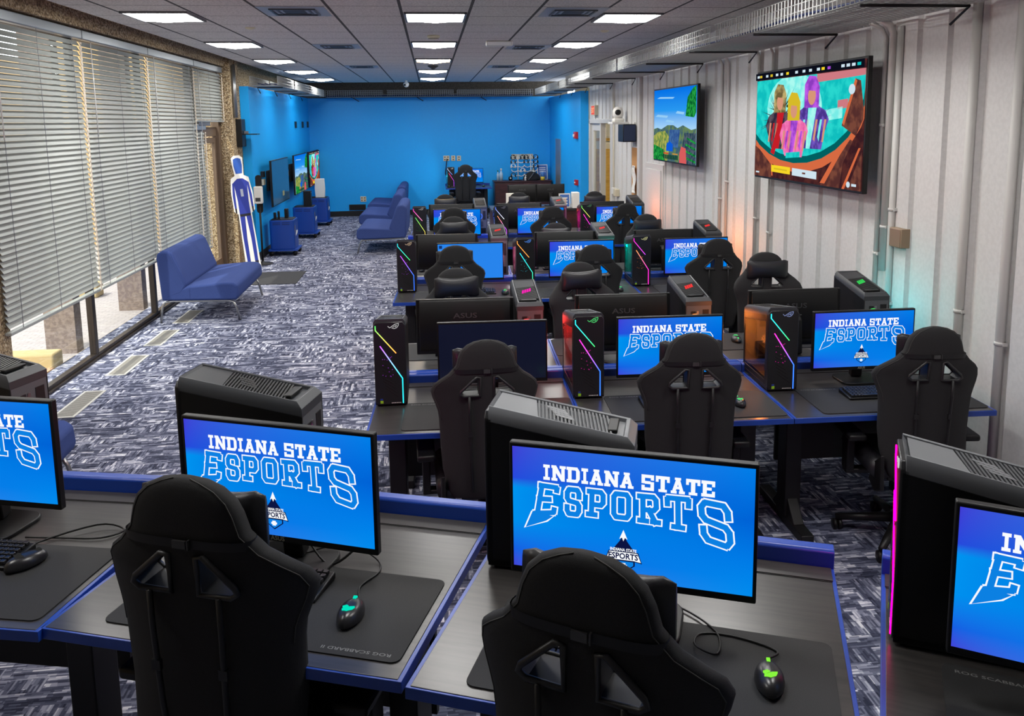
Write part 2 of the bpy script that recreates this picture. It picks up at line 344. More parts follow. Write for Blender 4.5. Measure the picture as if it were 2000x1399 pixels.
# outside: paved court, kerbs, planting strip, columns, stucco wall
struct(MB().box(-30, XL-.3, -10, 45, -.2, -.06).build('ground_paving', PAVER))
b = MB(); b.box(-3.62, -3.36, 5, 13.4, -.06, -.01); struct(b.build('ground_sill', CURB))
b = MB(); b.box(-5.0, -3.62, 5.6, 8.0, -.06, .0); struct(b.build('ground_mulch', MULCH))
b = MB(); b.box(-9.0, -3.62, 8.0, 8.22, -.06, .13); b.box(-5.3, -5.0, 5.0, 8.0, -.06, .2); b.box(-9, -4.6, 11.6, 11.85, -.06, .14); struct(b.build('trim_5', CURB, bevel=.02))
for k, y in enumerate((8.72, 10.72)):
    struct(MB().box(-4.0, -3.7, y, y+.16, -.06, 4).build('outside_column_%s' % 'ab'[k], EXTCOL))
struct(MB().box(-14.3, -14, 2, 40, -.06, 4.5).build('outside_wall', TAN))
struct(MB().box(-7.2, -5.4, 17.0, 24, -.06, 4.5).build('outside_pier', TAN))
# right wall: ribbed painted siding, door opening near the alcove
DY0, DY1, DH = 14.12, 15.98, 2.22
b = MB(); per = .318; y = -3.2; k = 0
b.box(XR+.03, XR+.1, -3.2, DY0, 0, ZT); b.box(XR+.03, XR+.1, DY1, 16.23, 0, ZT); b.box(XR+.03, XR+.1, DY0, DY1, DH+.08, ZT)
while y < 16.2:
    y1 = min(y + .262, 16.23); z0 = 0 if (y1 <= DY0-.06 or y >= DY1) else DH+.08
    segs = [(y, y1, z0)] if not (y < DY0-.06 < y1) else [(y, DY0-.06, 0), (DY0-.06, y1, DH+.08)]
    for a, c, z in segs:
        if c - a > .04: b.prism([(XR+.031, a), (XR, a+.012), (XR, c-.012), (XR+.031, c)], z, ZT, 'z')
    y += per
struct(b.build('wall_right', WHITEWALL))
f = MB(); f.box(XR-.03, XR+.1, DY0-.06, DY0, 0, DH+.06); f.box(XR-.03, XR+.1, DY1, DY1+.06, 0, DH+.06); f.box(XR-.03, XR+.1, DY0-.06, DY1+.06, DH, DH+.08)
f.box(XR-.02, XR+.08, 14.96, 15.06, 0, DH)
d2 = struct(f.build('door_2', TRIMPAINT, bevel=.005))
f = MB(); f.box(XR+.02, XR+.06, 15.06, 15.2, 0, DH); f.box(XR+.02, XR+.06, 15.84, DY1, 0, DH); f.box(XR+.02, XR+.06, 15.2, 15.84, 0, .85); f.box(XR+.02, XR+.06, 15.2, 15.84, 2.08, DH)
f.build('side_panel', TRIMPAINT, d2, bevel=.004)
MB().box(XR+.038, XR+.042, 15.2, 15.84, .85, 2.08).build('side_glass', GLASS, d2)
f = MB(); f.box(XR-.02, XR+.02, 14.98, 15.03, .98, 1.12); f.build('strike_plate', BRONZE, d2)
# hallway beyond the door
b = MB(); b.box(XR+.1, 5.6, 12.6, 18.4, -.1, 0); struct(b.build('floor_hall', pmat('hall_floor', srgb(150, 140, 124), .5)))
b = MB(); b.box(5.5, 5.6, 12.6, 18.4, 0, 3); b.box(XR+.1, 5.6, 18.3, 18.4, 0, 3); b.box(XR+.1, 5.6, 12.5, 12.6, 0, 3); struct(b.build('wall_hall', pmat('hall_wall', srgb(222, 212, 190), .6)))
struct(MB().box(XR+.1, 5.6, 12.5, 18.4, 3, 3.1).build('ceiling_hall', WHITEPL))
b = MB(); b.box(3.3, 5.2, 18.24, 18.3, 0, 1.64); b.box(3.3, 5.2, 18.22, 18.3, 1.82, 1.88); struct(b.build('trim_6', YWOOD))
hl = thing('hall_fill_light', 'unseen added fill panel on the hallway ceiling beyond the open door', 'ceiling light', (4.3, 15.4, 2.98))  # out of view, added to brighten the hallway
MB().box(-.3, .3, -.6, .6, -.01, .02).build('frame', WHITEPL, hl); MB().box(-.27, .27, -.57, .57, -.02, -.011).build('diffuser', emat('hall_lens', (1, .9, .72), 30), hl)
# flush utility door in the siding
f = MB(); f.box(XR-.014, XR+.02, 10.85, 11.78, .02, 1.66); d3 = struct(f.build('door_3', TRIMPAINT, bevel=.004))
f = MB(); f.box(XR-.03, XR-.014, 10.93, 11.70, .06, 1.58); f.build('door_leaf', WHITEWALL, d3, bevel=.003)
f = MB(); f.cyl((XR-.055, 11.62, .9), .02, .03, 'x'); f.build('door_knob', CHROME, d3)
# corner casing where siding meets the door
struct(MB().box(XR-.05, XR+.03, 13.86, 13.98, 0, 3.0).build('trim_7', TRIMPAINT, bevel=.01))
struct(MB().box(XR-.05, XR+.03, 12.02, 12.14, 0, 3.0).build('trim_8', TRIMPAINT, bevel=.01))

# ------------------------------------------------------------------ ceiling lights, vents, devices
def make_light(warm=False):
    t = thing('ceiling_light', 'x', 'ceiling light')
    f = MB(); w, d = .275, .305
    f.box(-w, w, -d, -d+.02, -.006, .02); f.box(-w, w, d-.02, d, -.006, .02); f.box(-w, -w+.02, -d, d, -.006, .02); f.box(w-.02, w, -d, d, -.006, .02)
    f.build('frame', GREYPL2, t)
    l = MB(); a, c, z = w-.02, d-.02, .004                       # shallow pyramid lens
    P = [(-a, -c, z), (a, -c, z), (a, c, z), (-a, c, z)]; T = (0, 0, z-.05)
    for i in range(4): l.face([P[i], T, P[(i+1) % 4]])
    l.build('lens', LENSW if warm else LENS, t, normals=False)
    return t
LX = (('window-side', -2.29), ('middle', .07), ('siding-side', 1.84)); ORD = ['nearest the camera', 'second', 'third', 'fourth', 'fifth', 'farthest']
GL = 'recessed ceiling lights'
lp = make_light(); lw = make_light(True); first = {False: True, True: True}
for cn, lx in LX:
    for k, ly in enumerate((5.1, 7.7, 10.3, 12.9, 15.5, 18.1)):  # nearest row is out of view, added to light the foreground
        warm = (cn == 'middle' and k == 3); src = lw if warm else lp
        lab = 'square recessed light panel, %s one in the %s row of ceiling lights' % (ORD[k] if k else 'nearest', cn)
        if warm: lab = 'orange-tinted square light panel in the middle row of ceiling lights'
        if first[warm]: src.location = (lx, ly, ZC-.012); src['label'] = lab; src['group'] = GL; first[warm] = False
        else: dup(src, (lx, ly, ZC-.012), 0, lab, GL)
for cn, lx in LX:
    dup(lp, (lx, 2.5, ZC-.012), 0, 'unseen added recessed light panel of the %s row, above the camera' % cn, 'unseen added lights over the camera')  # unseen panels continuing the grid, added to brighten the foreground
def make_vent():
    t = thing('air_vent', 'x', 'vent')
    MB().box(-.275, .275, -.3, .3, -.004, .002).build('panel', pmat('vent_panel', srgb(150, 156, 164), .4), t)
    f = MB()
    for k in range(3):
        a = .19 - .05*k; z = -.014 + .004*k
        f.box(-a, a, -a, -a+.02, z, -.003); f.box(-a, a, a-.02, a, z, -.003); f.box(-a, -a+.02, -a+.02, a-.02, z, -.003); f.box(a-.02, a, -a+.02, a-.02, z, -.003)
    f.build('louvre', GREYPL, t, bevel=.003)
    MB().box(-.09, .09, -.09, .09, -.008, -.0045).build('throat', BLACKM, t)
    return t
vp = make_vent()
for k, (vx, vy, cn, o) in enumerate(((-1.12, 7.37, 'window-side', 'nearest'), (-1.12, 10.62, 'window-side', 'second'), (-1.12, 14.3, 'window-side', 'farthest'),
                                     (1.28, 7.37, 'siding-side', 'nearest'), (1.28, 10.75, 'siding-side', 'second'), (1.28, 14.4, 'siding-side', 'farthest'))):
    lab = 'square louvred air vent, %s of the %s ceiling vents' % (o, cn)
    if k == 0: vp.location = (vx, vy, ZC-.001); vp['label'] = lab; vp['group'] = 'ceiling air vents'
    else: dup(vp, (vx, vy, ZC-.001), 0, lab, 'ceiling air vents')
t = thing('smoke_detector', 'round pale smoke detector between the middle ceiling lights', 'smoke detector', (.06, 9.35, ZC))
MB().lathe([(.07, 0), (.07, -.02), (.05, -.04), (.02, -.045)], 20).build('housing', IVORY, t)
f = MB(); f.tube([(.056*math.cos(a), .056*math.sin(a), -.033) for a in [2*PI*k/24 for k in range(24)]], .003, 6, closed=True); f.build('sensor_ring', GREYPL, t)
t = thing('motion_sensor', 'small round dark sensor on the ceiling near the farthest middle lights', 'sensor', (.07, 14.1, ZC))
MB().lathe([(.09, 0), (.09, -.02), (.04, -.05), (.02, -.07)], 16).build('housing', GREYPL, t)
t = thing('emergency_light', 'long pale emergency light fixture mounted under a ceiling panel', 'emergency light', (.84, 9.96, ZC))
MB().box(-.16, .16, -.05, .05, -.06, 0).build('housing', WHITEPL, t, bevel=.015); MB().box(-.14, .14, -.053, -.049, -.05, -.015).build('diffuser', pmat('frost', srgb(240, 240, 240), .3), t)
t = thing('security_camera', 'white domed security camera under the ceiling near the back wall', 'camera', (-.52, 19.0, ZC))
MB().cyl((0, 0, -.05), .03, .05).build('mount', WHITEPL, t); MB().lathe([(.02, .0), (.06, -.03), (.065, -.06), (.045, -.105), (.01, -.12)], 18, c=(0, 0, -.03)).build('body', WHITEPL, t); MB().cyl((-.03, -.07, -.1), .022, .03, 'y').build('camera_lens', BLACK, t)
for sx, sy, w in ((1.88, 8.85, 'siding-side'), (-1.75, 8.6, 'window-side')):
    t = thing('sprinkler_head', 'tiny flat sprinkler disc on the ceiling by the %s lights' % w, 'sprinkler', (sx, sy, ZC)); MB().lathe([(.05, 0), (.05, -.006), (.02, -.02)], 16).build('cover_plate', IVORY, t)

# ------------------------------------------------------------------ window blinds
def blind(y0, y1, z0, z1, label, x=XL+.075, cords=True):
    t = thing('window_blind', label, 'blind', (x, (y0+y1)/2, z1), 0, 'horizontal slat blinds'); L = (y1-y0)/2
    MB().box(-.04, .035, -L, L, -.0, .085).build('head_rail', RAILM, t, bevel=.008)
    s = MB(); pitch = .047; n = int((z1 - z0 - .04) / pitch); a = math.radians(-60)
    for k in range(n):
        z = -.04 - k*pitch; pr = []
        for u in (-.5, -.17, .17, .5): pr.append((u*.05*math.cos(a) - (.25-u*u)*.012*math.sin(-a), z - u*.05*math.sin(-a)*1.0 + (.25-u*u)*.012*math.cos(a)))
        top = [(p[0], p[1]) for p in pr]; bot = [(p[0]+.0008, p[1]-.0022) for p in pr[::-1]]
        s.prism([(p[0], p[1]) for p in top + bot], -L+.01, L-.01, 'y')
    s.build('slats', BLIND, t)
    MB().box(-.025, .025, -L+.01, L-.01, -(z1-z0)-.005, -(z1-z0)+.02).build('bottom_rail', BLIND, t, bevel=.005)
    lo = -(z1-z0)
    for yy in (-L+.2, 0, L-.2): tp = MB(); tp.box(.022, .0235, yy-.004, yy+.004, lo, 0); tp.build('ladder_cord', GREYPL2, t)
    tw = MB(); tw.box(.024, .027, L-.035, L-.005, lo, -.06)
    for k in range(n): tw.box(.022, .032, L-.042, L-.01, -.05 - k*pitch, -.03 - k*pitch)
    tw.build('twist_cord', BLINDCORD, t)
    w = MB(); w.tube([(.05, -L+.13, -.02), (.055, -L+.13, -.9)], .005, 6); w.build('tilt_wand', pmat('clear_wand', (.7, .7, .68), .1), t)
    return t
blind(6.45, 8.2, .70, 3.07, 'grey slatted blind hanging next to the concrete pier, nearest of the window blinds')
blind(8.22, 10.0, .70, 3.07, 'grey slatted blind, second along the windows from the near pier')
blind(10.02, 11.84, .70, 3.07, 'grey slatted blind, third along the windows, behind the blue loveseat')
blind(11.86, 13.4, 2.32, 3.07, 'short raised slatted blind above the glazed entrance door')
blind(11.90, 12.36, .50, 2.2, 'narrow slatted blind hanging on the glazed entrance door', x=XL+.05)
# ------------------------------------------------------------------ desks
DW, DD, DZ = 1.085, .85, .74
def make_desk():
    """origin: middle of the front edge on the floor; sitter in front (-y)"""
    t = thing('gaming_desk', 'x', 'desk'); w = DW/2
    b = MB(); b.box(-w, w, 0, DD-.05, DZ-.028, DZ, 0)
    b.box(-w+.012, w-.012, .006, DD-.06, DZ-.001, DZ+.0015, 1)
    b.build('tabletop', [BLUEEDGE, DESK], t, bevel=.002)
    b = MB(); b.box(-w+.01, w-.01, DD-.125, DD-.055, DZ+.002, DZ+.005, 0); b.box(-w+.012, w-.012, DD-.129, DD-.126, DZ+.0016, DZ+.003, 1)
    b.build('cable_flap', [DESK, BLACKM], t)
    b = MB(); b.prism([(DD-.05, DZ-.04), (DD-.05, DZ+.045), (DD-.042, DZ+.052), (DD-.008, DZ+.052), (DD, DZ+.045), (DD, DZ-.04)], -w, w, 'x'); b.build('back_rail', BLUEEDGE, t, bevel=.003)
    for s in (-1, 1):
        g = MB(); x = s*(w-.13)
        g.box(x-.045, x+.045, .3, .42, .05, DZ-.06); g.box(x-.035, x+.035, .08, .72, .0, .05); g.box(x-.03, x+.03, .1, .7, DZ-.06, DZ-.028)
        g.prism([(.3, .05), (.42, .05), (.52, .05), (.42, .16), (.3, .16), (.2, .05)], x-.03, x+.03, 'x')
        g.build('leg', BLACKM, t, bevel=.005)
    MB().box(-w+.1, w-.1, .5, .52, .3, DZ-.03).build('modesty_panel', BLACKM, t)
    MB().box(-w+.18, w-.18, .34, .38, DZ-.09, DZ-.03).build('crossbar', BLACKM, t)
    return t
# ------------------------------------------------------------------ display pictures (letters built as shapes on the screen)
def slab(ch):
    R = lambda x0, y0, x1, y1: [(x0, y0), (x1, y0), (x1, y1), (x0, y1)]
    return {'I': [R(.1, 0, .9, .2), R(.1, .8, .9, 1), R(.33, .2, .67, .8)],
     'N': [R(.08, .18, .32, .82), R(0, .82, .34, 1), R(0, 0, .42, .18), R(.7, 0, .94, .82), R(.58, .82, 1.02, 1), [(.34, 1), (.1, .82), (.7, 0), (.94, .0)]],
     'D': [R(.1, .2, .38, .8), R(0, .8, .66, 1), R(0, 0, .66, .2), R(.72, .25, 1, .75), [(.66, 1), (.66, .8), (.72, .75), (1, .75), (.82, 1)], [(.66, 0), (.82, 0), (1, .25), (.72, .25), (.66, .2)]],
     'A': [[(.1, .17), (.36, .17), (.6, .85), (.36, .85)], [(.64, .17), (.9, .17), (.66, .85), (.42, .85)], R(.28, .28, .72, .44), R(0, 0, .42, .17), R(.58, 0, 1, .17), R(.28, .85, .72, 1)],
     'S': [R(.05, .8, .95, 1), R(.72, .66, .95, .8), R(.05, .44, .3, .8), R(.3, .42, .7, .6), R(.7, .2, .95, .56), R(.05, 0, .95, .2), R(.05, .2, .28, .34)],
     'T': [R(0, .8, 1, 1), R(0, .62, .2, .8), R(.8, .62, 1, .8), R(.35, .17, .65, .8), R(.2, 0, .8, .17)],
     'E': [R(.1, .2, .38, .8), R(0, .8, .95, 1), R(.74, .64, .95, .8), R(.38, .41, .72, .59), R(0, 0, .95, .2), R(.74, .2, .95, .36)], ' ': []}[ch]
VAR = {'E': ([[(1, .88), (1, 1), (.0, 1)], [(.06, 1), (.06, 0)], [(.06, .52), (.62, .52)], [(.0, 0), (1, 0), (1, .12)]], []),
       'S': ([[(1, .72), (1, .86), (.85, 1), (.15, 1), (0, .86), (0, .64), (.14, .53), (.86, .47), (1, .36), (1, .14), (.85, 0), (.15, 0), (0, .14), (0, .28)]], []),
       'P': ([[(0, 1), (.84, 1), (1, .88), (1, .56), (.84, .44), (.2, .44)], [(.2, 1), (.2, 0)], [(.0, 0), (.45, 0)]], []),
       'O': ([[(.5, 1), (.85, 1), (1, .86), (1, .14), (.85, 0), (.15, 0), (0, .14), (0, .86), (.15, 1), (.5, 1)]], []),
       'R': ([[(0, 1), (.84, 1), (1, .88), (1, .58), (.84, .46), (.2, .46)], [(.2, 1), (.2, 0)], [(.02, 0), (.4, 0)], [(.55, .46), (.9, 0)], [(.75, 0), (1.08, 0)]], []),
       'T': ([[(0, .78), (0, 1), (1, 1), (1, .78)], [(.5, 1), (.5, 0)], [(.28, 0), (.72, 0)]], [])}
def stroke(pts, t, ext):
    """outline quads of a polyline of width t, ends lengthened by ext"""
    P = [Vector(p) for p in pts]; out = []; closed = (P[0] - P[-1]).length < 1e-6
    for i, (a, c) in enumerate(zip(P, P[1:])):
        d = (c - a).normalized(); n = Vector((-d.y, d.x)) * t/2
        e0 = ext if (i == 0 and not closed) else t*.21; e1 = ext if (i == len(P)-2 and not closed) else t*.21
        a2, c2 = a - d*e0, c + d*e1
        out.append([a2 - n, c2 - n, c2 + n, a2 + n])
    return out
E_BLUE = emat('logo_blue', srgb(12, 128, 226)); E_NAVY = emat('logo_navy', srgb(12, 20, 66)); E_DARK = emat('logo_black', srgb(14, 16, 26))
DISPLAY = ramp_emat('display_blue', [(0, srgb(66, 62, 214)), (.14, srgb(24, 92, 226)), (.38, srgb(0, 146, 240)), (.66, srgb(0, 150, 242)), (.74, srgb(40, 70, 220)), (1, srgb(66, 56, 210))],
                    'Z', 1.0, [(0, srgb(0, 140, 238)), (.3, srgb(0, 122, 230)), (.6, srgb(0, 98, 214)), (1, srgb(0, 126, 232))])
def draw(mb, polys, x0, z0, w, h, y, mi):
    for p in polys: mb.face([(x0 + u*w, y, z0 + v*h) for u, v in p], mi)
def logo_screen(mb, w, h, y):
    """w,h lit area centred on x=0, z from 0; y of the surface (viewer at -y). materials: 0 display 1 white 2 blue 3 navy 4 black"""
    U = lambda u: -w/2 + u*w
    V = lambda v: h - v*h
    mb.face([(-w/2, y, 0), (w/2, y, 0), (w/2, y, h), (-w/2, y, h)], 0)
    e = .0006; txt = 'INDIANA STATE'; wid = {'I': .62, ' ': .42, 'N': 1.08}; tot = sum(wid.get(c, 1) for c in txt); u = .131; k = (.85-.131)/tot
    for c in txt:
        cw = wid.get(c, 1)*k
        draw(mb, slab(c), U(u) + cw*w*.035, V(.252), cw*w*.93, .126*h, y-e, 1); u += cw
    # arched outlined word: corners (u,v) top-left, top-right, bottom-right, bottom-left
    Q = [('E', (.126, .300), (.196, .306), (.180, .515), (.104, .535)), ('S', (.240, .308), (.290, .308), (.288, .508), (.238, .508)), ('P', (.334, .306), (.392, .306), (.392, .494), (.330, .492)),
         ('O', (.437, .302), (.499, .302), (.499, .490), (.437, .490)), ('R', (.544, .300), (.610, .298), (.616, .498), (.544, .494)), ('T', (.656, .290), (.742, .288), (.742, .520), (.662, .512)), ('S', (.790, .292), (.894, .312), (.912, .632), (.806, .582))]
    for layer, (th, mi) in enumerate(((.0335, 1), (.0222, 2))):
        for i, (c, tl, tr, br, bl) in enumerate(Q):
            T = th * (1.12 if i == 6 else 1)
            for pl in VAR[c][0]:
                pp = []
                for (a, v) in pl:
                    t0 = Vector(tl).lerp(Vector(tr), a); b0 = Vector(bl).lerp(Vector(br), a); q = b0.lerp(t0, v)
                    pp.append((U(q.x), V(q.y)))
                for s_ in stroke(pp, T*w, T*w/2):
                    mb.face([(p.x, y - e*(2+layer) - i*.00004, p.y) for p in s_], mi)
        o = .0 if layer else .007
        mb.face([(U(a), y - e*(2+layer), V(v)) for a, v in ((.056-o*1.2, .662+o*1.2), (.146+o, .590+o), (.178+o*.6, .545), (.088-o, .52))], 1 if not layer else 2)
    # crest: banner on a shield (no animal head), dark peak above
    def cr(pts, mi, l): mb.face([(U(.478 + a*.078), y - e*(4+l), V(.78 - v*.16)) for a, v in pts], mi)
    cr([(-.62, .1), (-.2, .62), (0, 1.0), (.2, .62), (.62, .1), (.5, -.05), (-.5, -.05)], 3, 0)
    cr([(-.22, .72), (0, 1.2), (.22, .72), (.08, .8), (0, .62), (-.08, .8)], 1, 1)
    cr([(-.8, .1), (.8, .1), (1, -.45), (.6, -.38), (-.6, -.38), (-1, -.45)], 3, 1)
    cr([(-.76, .06), (.76, .06), (.94, -.38), (.58, -.33), (-.58, -.33), (-.94, -.38)], 1, 2)
    cr([(-.62, -.36), (.62, -.36), (.62, -.6), (0, -1.0), (-.62, -.6)], 3, 1); cr([(-.54, -.40), (.54, -.40), (.54, -.58), (0, -.92), (-.54, -.58)], 2, 2)
    cr([(-.12, -.48), (.12, -.48), (.12, -.56), (.2, -.56), (.2, -.68), (.12, -.68), (.12, -.76), (-.12, -.76), (-.12, -.68), (-.2, -.68), (-.2, -.56), (-.12, -.56)], 1, 3)
    put_text(mb, 'ESPORTS', (U(.478-.062), y - e*7.5, V(.78+.045)), (1, 0, 0), (0, 0, 1), .124*w, 3, .03, .05*h)
    put_text(mb, 'INDIANA STATE', (U(.478-.055), y - e*7.5, V(.78-.018)), (1, 0, 0), (0, 0, 1), .11*w, 1, .03, .026*h)
# ------------------------------------------------------------------ monitors
MW, MH = .612, .352
def make_monitor(kind):
    """origin: on the desk under the stand; screen faces -y; panel at y=0"""
    t = thing('computer_monitor', 'x', 'monitor'); zb = .075
    b = MB(); w = MW/2
    b.box(-w, w, -.012, .012, zb, zb+MH)
    b.prism([(.012, zb+.02), (.03, zb+.05), (.034, zb+.2), (.02, zb+MH-.02), (.012, zb+MH-.004)], -w+.02, w-.02, 'x')
    b.build('housing', BLACK, t, bevel=.004)
    s = MB(); lw, lh = MW-.018, MH-.03
    if kind == 'logo': logo_screen(s, lw, lh, 0); mats = [DISPLAY, WHITE_E, E_BLUE, E_NAVY, E_DARK]
    else:
        s.face([(-lw/2, 0, 0), (lw/2, 0, 0), (lw/2, 0, lh), (-lw/2, 0, lh)], 0)
        if kind == 'dark': mats = [pmat('unlit_display', (.004, .005, .012), .18, emis=srgb(12, 16, 34), es=1)]  # dark screen with a faint blue glow put into its colour
        else:
            mats = [emat('plain_blue_display', srgb(40, 132, 236)), emat('icon_dark', srgb(20, 50, 110))]
            for k in range(4): s.face([(-lw/2+.012, -.0006, lh-.04-.05*k), (-lw/2+.04, -.0006, lh-.04-.05*k), (-lw/2+.04, -.0006, lh-.012-.05*k), (-lw/2+.012, -.0006, lh-.012-.05*k)], 1)
    s.build('screen', mats, t, loc=(0, -.0128, zb+.02), normals=False)
    g = MB(); put_text(g, 'ASUS', (-.03, -.0128, zb+.005), (1, 0, 0), (0, 0, 1), .045, 0, .02); g.build('front_mark', pmat('mark_silver', srgb(150, 146, 130), .4), t)
    g = MB(); put_text(g, 'ASUS', (.075, .0345, zb+.232), (-1, 0, 0), (0, 0, 1), .15, 0, .02, .034); g.build('back_logo', pmat('mark_dark_grey', srgb(72, 72, 74), .35), t)
    g = MB(); g.box(-.04, .04, .034, .036, zb+.185, zb+.191); g.build('back_slot', pmat('slot_grey', srgb(120, 120, 120), .4), t)
    n = MB(); n.prism([(.03, zb+.1), (.03, zb+.2), (.07, zb+.16), (.09, .02), (.05, .012)], -.032, .032, 'x'); n.build('stand_neck', BLACK, t, bevel=.006)
    f = MB(); f.prism(round_rect(-.13, .13, -.07, .13, .05), 0, .014, 'z'); f.build('stand_base', BLACK, t, bevel=.004)
    return t
# ------------------------------------------------------------------ tower computers
TW, TD, TF, TR = .17, .42, .48, .405
FANM = {}
def fan_glow(name, col, s): return emat('fan_' + name, col, s)
def make_tower():
    """origin: on the desk under the middle; front faces -y; glass on the -x side; the lid slopes down to the rear"""
    t = thing('computer_tower', 'x', 'computer'); w, d = TW/2, TD/2
    lid = lambda y: TF + (TR-TF) * (y + d) / TD
    b = MB()
    b.prism([(-d+.004, .012), (d, .012), (d, TR-.035), (-d+.004, TF-.035)], w-.006, w, 'x')                     # closed side
    b.box(-w, w, -d+.004, d, .01, .03)                                                                     # bottom
    b.box(-w+.002, w-.006, -d+.03, -d+.04, .03, TF-.04)                                                       # inner front wall
    # glass-side frame
    b.prism([(-d+.004, .03), (-d+.05, .03), (-d+.05, lid(-d+.05)-.035), (-d+.004, TF-.035)], -w, -w+.006, 'x')
    b.prism([(d-.02, .03), (d, .03), (d, TR-.035), (d-.02, lid(d-.02)-.035)], -w, -w+.006, 'x')
    b.prism([(-d+.05, .03), (d-.02, .03), (d-.02, .06), (-d+.05, .06)], -w, -w+.006, 'x')
    b.prism([(-d+.05, lid(-d+.05)-.075), (d-.02, lid(d-.02)-.075), (d-.02, lid(d-.02)-.035), (-d+.05, lid(-d+.05)-.035)], -w, -w+.006, 'x')
    for sx in (-1, 1):
        for sy in (-1, 1): b.box(sx*(w-.03)-.02, sx*(w-.03)+.02, sy*(d-.05)-.03, sy*(d-.05)+.03, 0, .012)
    b.build('case', BLACK, t, bevel=.002)
    # front face with chamfered corners
    f = MB(); fo = [(-w+.012, .012), (w-.012, .012), (w, .03), (w, TF-.03), (w-.014, TF-.012), (-w+.014, TF-.012), (-w, TF-.03), (-w, .03)]
    f.prism(fo, -d, -d+.022, 'y'); f.build('front_panel', SATIN, t, bevel=.003)
    def fx(u, v): return (-w + u*TW, TF*(1-v)*.985)
    def strip(us, r, nm):
        g = MB()
        for (a, c) in zip(us, us[1:]):
            p = Vector(fx(*a)); q = Vector(fx(*c)); dr = (q-p).normalized(); n = Vector((-dr.y, dr.x))*r
            p -= dr*r*.4; q += dr*r*.4
            g.prism([tuple(p-n), tuple(q-n), tuple(q+n), tuple(p+n)], -d-.0025, -d+.001, 'y')
        return g.build(nm, WHITEPL, t)
    strip([(.07, .05), (.07, .10), (.69, .37)], .0024, 'upper_light_strip'); strip([(.2, .285), (.87, .67), (.87, .96)], .0026, 'lower_light_strip')
    # eye-shaped mark
    g = MB()
    def arc(P, r):
        for a, c in zip(P, P[1:]):
            p = Vector(fx(*a)); q = Vector(fx(*c)); dr = (q-p).normalized(); n = Vector((-dr.y, dr.x))*r
            g.prism([tuple(p-n), tuple(q-n), tuple(q+n), tuple(p+n)], -d-.002, -d+.001, 'y')
    arc([(.46, .055), (.52, .075), (.58, .06), (.68, .035), (.80, .025), (.79, .05), (.74, .075), (.66, .085), (.58, .075)], .0016); arc([(.62, .068), (.68, .055), (.74, .047), (.70, .068)], .0013)
    g.build('eye_mark', WHITEPL, t)
    # slanted louvres in the lower front
    g = MB()
    for k in range(12):
        v0 = .40 + .042*k; u0 = .24; u1 = min(.80, .24 + .05 + .05*k)
        p = Vector(fx(u0 + max(0, (k-6))*.03, v0)); q = Vector(fx(u1, v0 + (u1-u0)*.22)); n = Vector((.0, .0026))
        if q.y < .03: break
        g.prism([tuple(p-n), tuple(q-n), tuple(q+n), tuple(p+n)], -d-.001, -d+.001, 'y')
    g.build('front_louvre', pmat('louvre_black', (.004, .004, .004), .6), t)
    g = MB(); random.seed(5)
    for k in range(16):
        u = random.uniform(.26, .58); v = random.uniform(.38, .66)
        x, z = fx(u, v); g.box(x-.0022, x+.0022, -d-.0014, -d+.001, z-.0016, z+.0016)
    g.build('front_glow', WHITEPL, t)
    g = MB(); x, z = fx(.15, .96); g.box(x, x+.016, -d-.001, -d+.001, z, z+.016, 0); g.box(x, x+.014, -d-.001, -d+.001, z+.017, z+.027, 1)
    for k in range(6): g.box(x+.06+.009*k, x+.0655+.009*k, -d-.001, -d+.001, z, z+.004, 2)
    g.build('sticker', [pmat('sticker_green', srgb(150, 200, 40), .5), pmat('sticker_blue', srgb(40, 60, 140), .5), PAPER], t)
    # lid: grey chamfered frame round a slatted vent
    L = MB()
    def Lp(x, y, dz): return (x, y, lid(y) + dz)
    o = [(-w, -d+.012), (w, -d+.012), (w, d), (-w, d)]; m_ = [(-w+.02, -d+.012), (w-.02, -d+.012), (w-.02, d-.03), (-w+.02, d-.03)]
    R0 = [Lp(x, y, -.04) for x, y in o]; R1 = [Lp(x, y, -.012) for x, y in o]; R2 = [Lp(x*.86, y if y < 0 else y-.02, .006) for x, y in o]; R3 = [Lp(x*.78, y if y < 0 else y-.03, .004) for x, y in o]; R4 = [Lp(x*.76, y+.01 if y < 0 else y-.034, -.008) for x, y in o]
    L.loft([R0, R1, R2, R3, R4], 0, True, False); L.build('lid', GREYPL, t, bevel=.0015)
    v = MB(); iw = w*.74
    y = -d+.13
    while y < d-.085:
        v.prism([Lp(-iw, y, -.007), Lp(iw, y+.02, -.007), Lp(iw, y+.026, -.007), Lp(-iw, y+.006, -.007)], 0, 0, 'z') if False else v.loft([[Lp(-iw, y, -.008), Lp(-iw, y+.0055, -.008), Lp(-iw, y+.0055, .002), Lp(-iw, y, .002)], [Lp(iw, y+.022, -.008), Lp(iw, y+.0275, -.008), Lp(iw, y+.0275, .002), Lp(iw, y+.022, .002)]], 0, True, False)
        y += .0105
    v.build('lid_slats', SLATM, t)
    v = MB(); v.loft([[Lp(-iw, -d+.022, -.006), Lp(iw, -d+.022, -.006), Lp(iw, -d+.15, -.006), Lp(-iw, -d+.125, -.006)], [Lp(-iw, -d+.022, .0015), Lp(iw, -d+.022, .0015), Lp(iw, -d+.15, .0015), Lp(-iw, -d+.125, .0015)]], 0, True, False); v.build('lid_front_plate', PLATEM, t)
    g = MB()
    for k in range(4):
        a = -.035 + .016*k; yy = -.02 + .01*k
        g.face([Lp(a, yy-.03, .0026), Lp(a+.012, yy-.024, .0026), Lp(a+.02, yy+.03, .0026), Lp(a+.006, yy+.024, .0026)])
    g.build('lid_emblem', BLACK, t, normals=False)
